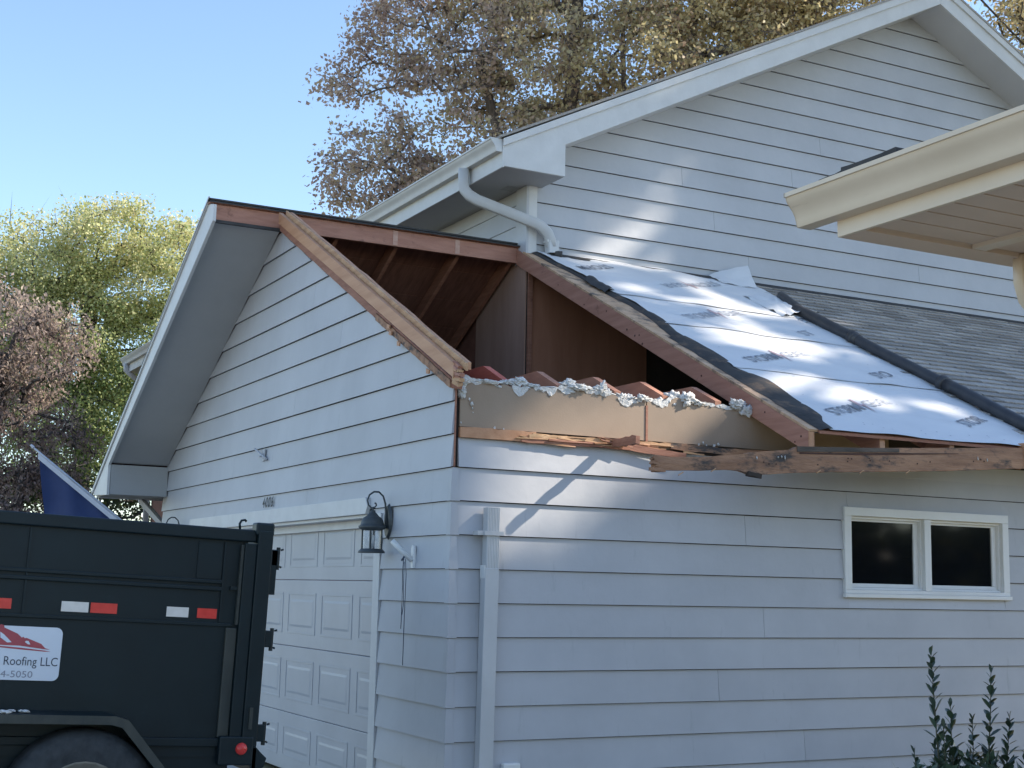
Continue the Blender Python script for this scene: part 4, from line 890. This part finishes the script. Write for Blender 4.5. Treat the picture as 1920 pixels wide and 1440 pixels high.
# ---- junk on the driveway behind the trailer
for k, (x, y, m_) in enumerate(((-1.55, .9, 'debris'), (-1.2, 1.3, 'paintblack'), (-1.35, .6, 'debris'), (-.9, 1.7, 'debris'))):
    bm = bmesh.new(); bmesh.ops.create_icosphere(bm, subdivisions=3, radius=1)
    for v in bm.verts:
        p = v.co; v.co = Vector((p.x * .38 + x, p.y * .22 + y, max(.0, (p.z * .5 + .4) * .28))) + Vector((1, 1, .5)) * .10 * noi(p.x * 2 + k * 7, p.y * 2, p.z * 2)
    me = bpy.data.meshes.new('rubbish_bag'); bm.to_mesh(me); bm.free(); me.materials.append(MT[m_])
    o = bpy.data.objects.new('rubbish_bag', me); COL.objects.link(o)
    tag(o, ['grey crumpled tarp bundle on the driveway beside the trailer wheel', 'small black bag on the driveway just behind the trailer', 'low grey heap of torn roofing beside the trailer bumper', 'flat heap of grey debris in front of the garage door'][k], ['tarp', 'bag', 'heap', 'heap'][k])
tag(MB().tube([(-2.2, 1.2, .05), (-1.2, 1.9, .04), (-.6, 2.4, .03), (-.2, 1.6, .02)], .025, 7).build('hose', 'rubber', None, True), 'dark hose lying on the driveway in front of the garage door', 'hose')

# ================================================================== FLAG
fg = thing('flag', 'dark blue flag hanging from a slanted pale pole beyond the black trailer', 'flag', (-.02, 6.3, 1.62))
P0, P1 = Vector((-.03, 6.32, 1.66)), Vector((-1.66, 6.94, 3.03))
MB().tube([P0, P0.lerp(P1, .5), P1], [.013, .013, .010], 8).build('pole', 'pole', fg, True)
MB().tube([P1, P1 + Vector((-.03, .01, .03))], [.018, .012], 8).build('pole_tip', 'pole', fg)
a_, b_2 = P0.lerp(P1, .43), P0.lerp(P1, .965)
vs = []; nu, nv = 24, 20
for i in range(nu + 1):
    u = i / nu
    for j in range(nv + 1):
        v = j / nv; top = b_2.lerp(a_, u) + Vector((0, 0, -.03))
        L_ = 1.15 * (1 - .35 * u); fold = .06 * v * math.sin(u * 9 + v * 1.5) + .03 * noi(u * 4, v * 3)
        vs.append(tuple(top + Vector((.16 * v * (1 - u) + fold * .5, fold * 1.5, -v * L_))))
MB().add(vs, [(i * (nv + 1) + j, (i + 1) * (nv + 1) + j, (i + 1) * (nv + 1) + j + 1, i * (nv + 1) + j + 1) for i in range(nu) for j in range(nv)]).build('flag_cloth', 'flag', fg, True)
n_h = (a_ - b_2)
MB().add([tuple(b_2 + Vector((-.02, -.07, -.015))), tuple(a_ + Vector((-.02, -.07, -.015))), tuple(a_ + Vector((-.02, -.07, -.075))), tuple(b_2 + Vector((-.02, -.07, -.075)))], [(0, 1, 2, 3)]).build('flag_header', 'pole', fg)

# ================================================================== BACK LEFT: far end of the eave, garden wall
MB().sweep([(1.94, 19.35, 5.92), (1.94, 19.35, 5.78), (2.1, 19.35, 5.65), (2.47, 19.35, 5.45), (2.49, 19.35, 5.3), (2.49, 19.35, .2)], rrect(.05, .04), up=(0, 1, 0)).build('downspout', 'pipe', rf, True)
gw = thing('garden_wall', 'low red brick wall with pale cap under the trees left of the garage', 'wall', (0, 17, 0))
MB().box(-1.2, 2.6, 16.6, 16.8, 0, 2.62).build('brickwork', 'brick', gw); MB().box(-1.3, 2.65, 16.55, 16.85, 2.62, 2.68).build('cap', 'tape_white', gw)

# ================================================================== TREES
def limb_mesh(nodes, par, rad, n=5):
    mb_v = []; mb_f = []
    for i, p in enumerate(par):
        if p < 0: continue
        a, b = nodes[p], nodes[i]; d = b - a; L_ = np.linalg.norm(d)
        if L_ < 1e-4: continue
        d = d / L_; h = np.cross(d, [0, 0, 1.0]) if abs(d[2]) < .95 else np.cross(d, [1.0, 0, 0]); h /= np.linalg.norm(h); v = np.cross(d, h)
        k = len(mb_v); ra, rb = min(rad[p], rad[i] * 1.35), rad[i]
        for c, r in ((a, ra), (b, rb)):
            for t in range(n): mb_v.append(tuple(c + (h * math.cos(6.2832 * t / n) + v * math.sin(6.2832 * t / n)) * r))
        for t in range(n): mb_f.append((k + t, k + (t + 1) % n, k + n + (t + 1) % n, k + n + t))
    return mb_v, mb_f
def raw(name, vs, fs, m, parent, smooth=False, tint=None):
    me = bpy.data.meshes.new(name); me.from_pydata(vs if isinstance(vs, list) else vs.tolist(), [], fs if isinstance(fs, list) else fs.tolist()); me.materials.append(m)
    if tint is not None:
        at = me.attributes.new('tint', 'FLOAT', 'POINT'); at.data.foreach_set('value', np.asarray(tint, dtype=np.float32))
    if smooth: me.polygons.foreach_set('use_smooth', [True] * len(me.polygons))
    o = bpy.data.objects.new(name, me); COL.objects.link(o); place(o, parent); return o
def leaves(cent, size, rng, droop=.0, aspect=.6):
    n = len(cent); d = rng.normal(size=(n, 3)); d[:, 2] -= droop; d /= np.linalg.norm(d, axis=1)[:, None]
    e = rng.normal(size=(n, 3)); s_ = np.cross(d, e); s_ /= np.linalg.norm(s_, axis=1)[:, None]; nn_ = np.cross(d, s_)
    L_ = size * rng.uniform(.6, 1.3, n)[:, None]; W_ = L_ * aspect * .5
    tip = cent + d * L_; mid = cent + d * L_ * .45 - nn_ * L_ * .10; l = mid + s_ * W_ + nn_ * L_ * .12; r = mid - s_ * W_ + nn_ * L_ * .12
    V = np.stack([cent, l, tip, r], 1).reshape(-1, 3); k = np.arange(n)[:, None] * 4
    F = np.concatenate([k + np.array([[0, 1, 2]]), k + np.array([[0, 2, 3]])], 0)
    return V, F
def tree(name, label, cat, base, trunks, blobs, nnode, nleaf, lsize, lm, bark, seed, group=None, spread=.35, trad=.22, droop=.3, aspect=.6, tintf=None, twigs=True, keep=None, far=1.0):
    K_ = np.array([-4.1, -8.65, 1.65]); fz_ = lambda p: tuple(K_ + (np.array(p[:3], float) - K_) * far)
    base = (fz_(base)[0], fz_(base)[1], 0); trunks = [[fz_(p) for p in t_] for t_ in trunks]; blobs = [fz_(b) + tuple(np.array(b[3:6]) * far) for b in blobs]; spread *= far; lsize *= far; trad *= far
    if tintf is not None and far != 1: tf0 = tintf; tintf = lambda c: tf0(K_ + (c - K_) / far)
    rg = np.random.default_rng(seed); base = np.array(base, float)
    T = thing(name, label, cat, tuple(base), group)
    nodes = [base.copy()]; par = [-1]
    for tr_ in trunks:      # list of polylines
        prev = 0
        for p in tr_: nodes.append(np.array(p, float)); par.append(prev); prev = len(nodes) - 1
    nt_ = len(nodes)
    w_ = np.array([b[3] * b[4] * b[5] for b in blobs]); w_ = w_ / w_.sum(); pts = []
    for b, q in zip(blobs, w_):
        m_ = max(4, int(nnode * q)); p = rg.normal(size=(m_, 3)); p /= np.linalg.norm(p, axis=1)[:, None]; p *= rg.uniform(.25, 1, (m_, 1)) ** .5
        pts.append(np.array(b[:3]) + p * np.array(b[3:6]))
    pts = np.concatenate(pts)
    if keep is not None: pts = pts[keep(pts, rg)]
    ctr = np.array(trunks[0][-1]); o = np.argsort(np.linalg.norm(pts - ctr, axis=1)); pts = pts[o]
    NA = np.empty((nt_ + len(pts) * 3, 3)); NA[:nt_] = nodes; cnt = nt_; tips = []
    for p in pts:
        dd = np.linalg.norm(NA[1:cnt] - p, axis=1); up = np.clip(NA[1:cnt, 2] - p[2], 0, None) * 1.2
        j = int(np.argmin(dd + up)) + 1; a = NA[j]; L_ = np.linalg.norm(p - a)
        mid = (a + p) / 2 + rg.normal(size=3) * L_ * .10 + np.array([0, 0, L_ * .06])
        NA[cnt] = mid; par.append(j); NA[cnt + 1] = p; par.append(cnt); tips.append(cnt + 1); cnt += 2
    NA = NA[:cnt]; w2 = np.zeros(cnt)
    for i in tips: w2[i] += 1
    for i in range(cnt - 1, 0, -1):
        w2[i] = max(w2[i], .6)
        if par[i] >= 0: w2[par[i]] += w2[i]
    rad = .012 * np.power(w2, .5); rad *= trad / rad[1]
    rad = np.clip(rad, .006, trad)
    tv, tf = limb_mesh(NA[:nt_], par[:nt_], rad[:nt_], 10); raw('trunk', tv, tf, MT[bark], T, True)
    par2 = list(par); 
    for i in range(nt_): par2[i] = -1
    bv, bf = limb_mesh(NA, par2, rad, 5); raw('branches', bv, bf, MT[bark], T, True)
    k = rg.integers(0, len(tips), nleaf); src = np.array(tips)[k]; p0 = NA[src]; pm = NA[np.array(par)[src]]
    tt = rg.uniform(0, 1, (nleaf, 1)); c = p0 * (1 - tt * .7) + pm * tt * .7 + np.clip(rg.normal(size=(nleaf, 3)), -1.7, 1.7) * spread * np.array([1, 1, .75])
    if keep is not None: c = c[keep(c, rg)]
    V, F = leaves(c, lsize, rg, droop, aspect)
    cl = np.random.default_rng(seed + 1).uniform(0, 1, len(NA))
    if keep is None: t0 = rg.uniform(0, 1, len(c)) * .35 + cl[src] * .35 + (tintf(c) * .35 if tintf else .15)
    else: t0 = rg.uniform(0, 1, len(c))
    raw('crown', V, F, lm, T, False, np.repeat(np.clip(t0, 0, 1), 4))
    if twigs:
        m_ = min(2600, nleaf // 8); q = rg.integers(0, len(tips), m_); a = NA[np.array(tips)[q]]; b = a + rg.normal(size=(m_, 3)) * spread * 1.15
        s2 = rg.normal(size=(m_, 3)) * .006
        V = np.stack([a - s2, a + s2, b], 1).reshape(-1, 3); kk = np.arange(m_)[:, None] * 3; F = kk + np.array([[0, 1, 2]])
        raw('twigs', V, F, MT[bark], T)
    return T
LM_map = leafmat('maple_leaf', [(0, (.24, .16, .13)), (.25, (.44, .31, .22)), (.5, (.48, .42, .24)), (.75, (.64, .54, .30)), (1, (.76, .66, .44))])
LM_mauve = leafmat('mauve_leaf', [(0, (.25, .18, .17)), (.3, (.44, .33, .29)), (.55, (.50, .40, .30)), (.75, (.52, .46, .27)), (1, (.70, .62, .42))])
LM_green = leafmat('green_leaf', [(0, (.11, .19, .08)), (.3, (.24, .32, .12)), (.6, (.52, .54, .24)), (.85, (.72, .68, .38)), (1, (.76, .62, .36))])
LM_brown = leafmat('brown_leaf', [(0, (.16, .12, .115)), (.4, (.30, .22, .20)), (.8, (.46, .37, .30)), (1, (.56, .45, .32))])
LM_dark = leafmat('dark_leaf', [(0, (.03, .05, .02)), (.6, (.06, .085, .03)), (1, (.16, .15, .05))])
def bl(x, y, z, r, ry=None, rz=None): return (x, y, z, r, ry or r, rz or r)
G = 'tall trees behind the house'
tree('maple_tree', 'leftmost tall tree behind the roof, mauve brown leaves spreading left over the sky', 'tree', (10.6, 16.6, 0),
     [[(10.6, 16.6, 6), (10.5, 16.5, 9), (10.4, 16.5, 12.0), (10.6, 16.6, 15)], [(10.1, 16.9, 8.5), (9.3, 17.3, 10.6), (8.7, 17.6, 13)], [(9.8, 17.1, 8.2), (8.2, 17.8, 9.7), (6.9, 18.5, 10.6)]],
     [bl(6.7, 18.6, 10.3, 1.3, 1.3, 1.2), bl(6.3, 18.6, 12.6, .9, 1, 1.0), bl(7.3, 18.1, 13.6, 1.3, 1.3, 1.4), bl(8.2, 17.6, 11.4, 1.7, 1.6, 1.7), bl(8.0, 17.7, 9.4, 1.8, 1.4, 1.0), bl(9.8, 16.9, 13.0, 1.8), bl(10.2, 16.8, 10.4, 1.5), bl(9, 17.5, 15.5, 2)],
     600, 50000, .108, LM_mauve, 'bark', 3, G, far=1.35, spread=.21, trad=.17, tintf=lambda c: np.clip((c[:, 0] - 6) / 4.5, 0, 1))
tree('maple_tree', 'tall tree with twin bare trunks rising behind the middle of the long roof edge', 'tree', (12.6, 15.6, 0),
     [[(12.6, 15.6, 7), (12.5, 15.4, 10), (12.6, 15.3, 13), (12.9, 15.2, 16)], [(11.8, 15.8, 8.5), (11.4, 15.9, 11), (11.3, 15.9, 14)]],
     [bl(12.0, 15.6, 12.5, 2.0), bl(13.6, 14.8, 12.6, 1.6), bl(12.5, 15.4, 15, 2.2), bl(13.0, 15.2, 10.8, 1.4), bl(11.4, 15.9, 10.8, 1.2)],
     440, 36000, .108, LM_map, 'bark', 5, G, far=1.35, spread=.25, trad=.19, tintf=lambda c: np.clip((c[:, 0] - 10) / 4, 0, 1))
tree('maple_tree', 'golden brown leafed tree behind the upper part of the long roof edge', 'tree', (15.0, 14.4, 0),
     [[(15, 14.4, 8), (15.0, 14.2, 11), (14.8, 14.0, 14.5)]],
     [bl(14.7, 14.2, 13.2, 1.7), bl(15.6, 13.6, 13.9, 1.4), bl(16.4, 13.0, 14.6, 1.0, 1, .8), bl(14.5, 14.4, 15.5, 2)],
     320, 25000, .108, LM_map, 'bark', 9, G, far=1.35, spread=.25, trad=.16, tintf=lambda c: .5 + 0 * c[:, 0])
tree('maple_tree', 'tree with a thin dark limb in the top right corner beyond the roof peak', 'tree', (22.0, 12.5, 0),
     [[(22, 12.5, 7), (21.5, 12.2, 10.5), (20.8, 12.0, 13)], [(20.5, 12.0, 12.2), (19.2, 11.8, 13.2), (17.9, 12.2, 14.5), (17.2, 12.4, 15.2)]],
     [bl(19.3, 11.6, 14.2, 1.1, 1, .9), bl(18.5, 12.0, 15.3, 1.2, 1, .6), bl(20.3, 11.6, 13.4, 1.0), bl(19.6, 11.3, 12.8, .7)],
     160, 13000, .105, LM_map, 'barkdark', 13, G, far=1.35, spread=.26, trad=.16, tintf=lambda c: .6 + 0 * c[:, 0])
G2 = 'trees at the left beyond the driveway'
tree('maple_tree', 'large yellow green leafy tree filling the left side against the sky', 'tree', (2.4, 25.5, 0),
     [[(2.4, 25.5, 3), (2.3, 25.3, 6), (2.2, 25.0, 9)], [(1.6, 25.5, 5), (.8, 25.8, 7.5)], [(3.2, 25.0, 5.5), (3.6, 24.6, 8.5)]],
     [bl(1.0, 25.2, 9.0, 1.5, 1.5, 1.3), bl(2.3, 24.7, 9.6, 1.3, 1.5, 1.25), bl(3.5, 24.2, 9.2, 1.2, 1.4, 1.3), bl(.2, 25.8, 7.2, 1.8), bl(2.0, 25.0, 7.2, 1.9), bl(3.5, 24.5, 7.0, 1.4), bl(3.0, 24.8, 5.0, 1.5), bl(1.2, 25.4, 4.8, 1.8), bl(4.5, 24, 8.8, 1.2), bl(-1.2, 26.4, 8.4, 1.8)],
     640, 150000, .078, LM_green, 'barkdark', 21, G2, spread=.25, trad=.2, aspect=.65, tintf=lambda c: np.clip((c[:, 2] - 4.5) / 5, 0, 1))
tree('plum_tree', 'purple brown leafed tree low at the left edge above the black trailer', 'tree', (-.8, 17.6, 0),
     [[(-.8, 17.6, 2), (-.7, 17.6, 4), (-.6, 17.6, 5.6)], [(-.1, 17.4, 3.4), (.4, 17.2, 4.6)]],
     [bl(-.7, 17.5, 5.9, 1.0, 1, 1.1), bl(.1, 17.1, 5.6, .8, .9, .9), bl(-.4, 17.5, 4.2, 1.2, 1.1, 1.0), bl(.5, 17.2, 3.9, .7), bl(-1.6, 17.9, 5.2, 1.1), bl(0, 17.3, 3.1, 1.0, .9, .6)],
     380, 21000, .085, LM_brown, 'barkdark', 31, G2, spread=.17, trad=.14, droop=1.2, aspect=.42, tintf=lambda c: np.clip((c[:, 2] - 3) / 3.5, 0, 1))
tree('evergreen_tree', 'dark green understorey tree behind the flag and below the garage eave', 'tree', (1.4, 22.3, 0),
     [[(1.4, 22.3, 1.5), (1.4, 22.2, 3)]], [bl(1.6, 22.3, 3.0, 1.5, 1, 1.3), bl(.2, 22.6, 2.9, 1.3, 1, 1.2), bl(2.8, 22.2, 2.9, 1.1, 1, 1.3), bl(-1.2, 22.8, 3.1, 1.2)],
     160, 14000, .09, LM_dark, 'barkdark', 41, G2, spread=.22, trad=.14)
# unseen trees set along the sun line, crowns cut to shape the dappled shade
hh_ = np.array([1, 2.4, 0]) / 2.6; vv_ = np.array([-.5446307, .22692946, .80739112])
def keep(c, rg):  # drops leaves so sun patches fall on chosen spots
    h = c @ hh_; v = c @ vv_; k = np.ones(len(c), bool)
    ell = [(.25, 1.72, .30, .55), (.62, 1.42, .32, .48), (.42, 1.30, .30, .25), (.92, 1.25, .20, .28)]
    k &= ~((h > -.3) & (h < 1.12) & (v > 1.02 + np.maximum(0, .2 - h) * 3) & (v < 2.02))
    for a, b, p, q in ell: k &= ~(((h - a) / p) ** 2 + ((v - b) / q) ** 2 < 1)
    k &= ~(((((h - 4.95) / .42) ** 2 + ((v - 3.2) / .46) ** 2 < 1) | (((h - 5.2) / .26) ** 2 + ((v - 2.65) / .42) ** 2 < 1)) & (rg.uniform(0, 1, len(c)) > .40))
    # leaf gaps shaped to drop sun streaks on the roof
    s1 = (h - 1.0) * .62 + (v - .2) * .78; s2 = -(h - 1.0) * .78 + (v - .2) * .62
    zone = (h > .95) & (h < 5.0) & (v > -.5 + .55 * (h - 1)) & (v < 1.1 + .62 * (h - .8)) 
    wv = np.sin(h * 4.1 + v * 2.3) + np.sin(v * 6.5 - h * 3.2 + 1.3) + .5 * np.sin(v * 13 + h * 3)
    k &= ~(zone & (wv > -.75))
    z2 = (((h - 4.4) / .75) ** 2 + ((v - 1.0) / .42) ** 2 < 1) | (((h - 5.9) / .5) ** 2 + ((v - .65) / .16) ** 2 < 1)
    k &= ~(z2 & (np.sin(h * 9 + v * 5) > -.3))
    k &= ~((h < .9) & (v > 3.3)) & ~((h < 1.2) & (v < -2.0 - (h + 5) * .12)) & ~((h >= 1.2) & (v < -3.3))
    return k
for i, (hc, vc, t_, lab) in enumerate(((-3.6, 2.0, 26, 'dark spreading shade tree, unseen at the right, crown cut to shape the light'), (2.0, 1.2, 28, 'broad shade tree, unseen at the right, with leaf gaps shaped for the sun patches'), (6.2, 1.6, 30, 'tall shade tree, unseen at the right, crown trimmed to steer the dapples'))):
    c = hh_ * hc + vv_ * vc + np.array(SUN) * t_
    tree('unseen_shade_tree', lab, 'tree', (c[0], c[1], 0), [[(c[0], c[1], c[2] * .5), (c[0], c[1], c[2])]],
         [bl(c[0], c[1], c[2], 2.6, 2.6, 4.2), bl(c[0] - .8, c[1] + 1.6, c[2] + 1.0, 1.9, 1.9, 3.2), bl(c[0] + .8, c[1] - 1.6, c[2] + .5, 1.9, 1.9, 3.2)],
         420, 15000, .36, LM_dark, 'barkdark', 60 + i, 'unseen trees shaped to throw the dappled shade', spread=.5, trad=.16, aspect=.75, twigs=False, keep=keep)

hg_ = thing('added_hedge', 'unseen bank of dark foliage added to darken the window reflection', 'added_hedge', (16, -14, 0))  # added out of sight to block the low sky in window reflections
rg = np.random.default_rng(77); q = rg.uniform(0, 1, 16000); c = np.stack([4 + 30 * q + rg.normal(0, .5, 16000), -17 + 9 * q + rg.normal(0, .7, 16000), rg.uniform(0, 1, 16000) ** .8 * (3.0 + .5 * np.sin(q * 40))], 1)
V, F = leaves(c, .55, rg, 0, .7); raw('foliage', V, F, LM_dark, hg_, False, np.repeat(rg.uniform(0, 1, len(c)), 4))
MB().prism([(4, -17.2), (34, -8.2), (34, -7.8), (4, -16.8)], lambda a, b: (a, b, 0), lambda a, b: (a, b, 2.6)).build('inner_mass', 'barkdark', hg_)

# ================================================================== SHRUB (foreground right)
sh = thing('shrub', 'upright small leaved evergreen shrub in front of the side wall, bottom right', 'shrub', (.5, -4.15, 0))
MT['shleaf'] = mat('shrub_leaf', (.022, .045, .026), (.055, .085, .05), 40, rough=.35, rnd=.35, spec=.55)
MT['stem'] = mat('shrub_stem', (.06, .06, .035), (.10, .09, .05), 20, rough=.7)
lv = []
for W_ in (.42, .5, .58):
    mb = MB(); vs = [(0, 0, 0)]; 
    pr = [(.2, .55), (.5, 1.0), (.8, .75), (1, 0)]
    L_ = 1.0; vs = [(0, 0, 0)]
    for t, q in pr[:-1]: vs += [(-q * W_ * .5, t, .05 * q + .06 * t), (0, t, -.02 + .06 * t), (q * W_ * .5, t, .05 * q + .06 * t)]
    vs.append((0, 1, .02)); fs = [(0, 2, 1), (0, 3, 2), (1, 2, 5, 4), (2, 3, 6, 5), (4, 5, 8, 7), (5, 6, 9, 8), (7, 8, 10), (8, 9, 10)]
    me = bpy.data.meshes.new('leaf'); me.from_pydata(vs, [], fs); me.materials.append(MT['shleaf']); lv.append(me)
stems = [((.332, -4.097), 1.427, .055), ((.426, -4.108), 1.196, .04), ((.513, -4.145), 1.142, .045), ((.566, -4.206), 1.344, .05), ((.653, -4.221), 1.156, .045), ((.27, -4.05), 1.0, .04), ((.40, -4.04), 1.03, .05), ((.60, -4.15), 1.05, .05), ((.72, -4.25), 1.04, .05), ((.50, -4.05), .99, .05), ((.34, -4.15), 1.12, .05)]
NL = 0
for k, ((x, y), zt, sp_) in enumerate(stems):
    bx, by = .48 + (x - .48) * .35, -4.12 + (y + 4.12) * .35; n = 10
    path = [Vector((bx + (x - bx) * (t ** .7), by + (y - by) * t, zt * t * .99)) + Vector((.008 * noi(t * 5, k), .008 * noi(t * 5, k + 9), 0)) for t in np.linspace(.0, 1, n)]
    st = MB().tube(path, [.009 - .0075 * i / (n - 1) for i in range(n)], 5, up=(0, 1, 0)).build('stem', 'stem', sh, True)
    z = zt - .005; ph = random.random() * 6; step = .0125
    while z > max(.87, zt - .62):
        t = z / (zt * .99); t = min(t, 1); f_ = t * (n - 1); i = min(int(f_), n - 2); p = path[i].lerp(path[i + 1], f_ - i)
        depth = zt - z; s_ = min(.034 + depth * .13, .062) * random.uniform(.8, 1.2)
        ph += 2.4 + random.uniform(-.4, .4); el = math.radians(random.uniform(28, 62) if depth > .03 else random.uniform(60, 85))
        d = Vector((math.cos(ph) * math.cos(el), math.sin(ph) * math.cos(el), math.sin(el))); xx = d.cross(Vector((0, 0, 1))).normalized(); zz = xx.cross(d)
        mw = Matrix((( xx.x, d.x, zz.x, p.x), (xx.y, d.y, zz.y, p.y), (xx.z, d.z, zz.z, p.z), (0, 0, 0, 1))) @ Matrix.Scale(s_, 4)
        if NL < 298:
            o = bpy.data.objects.new('leaf', random.choice(lv)); COL.objects.link(o); o.parent = st; o.matrix_local = mw; NL += 1
        z -= step * random.uniform(.7, 1.3) * (1 + depth)
# dense lower foliage
c_n = 4200; rg = np.random.default_rng(5)
c = np.stack([np.clip(rg.normal(.50, .15, c_n), .22, .80), rg.normal(-4.13, .10, c_n), rg.uniform(.15, 1.0, c_n) - np.abs(rg.normal(0, .06, c_n))], 1)
c[:, 2] -= np.abs(c[:, 0] - .5) * .35 - .02; c[:, 1] = np.clip(c[:, 1], -4.3, -3.96)
V, F = leaves(c, .055, rg, -.8, .42); o = raw('lower_foliage', V, F, MT['shleaf'], sh); o['kind'] = 'stuff'

for o in list(bpy.data.objects):
    for k_ in ('_o', '_local'):
        if k_ in o: del o[k_]
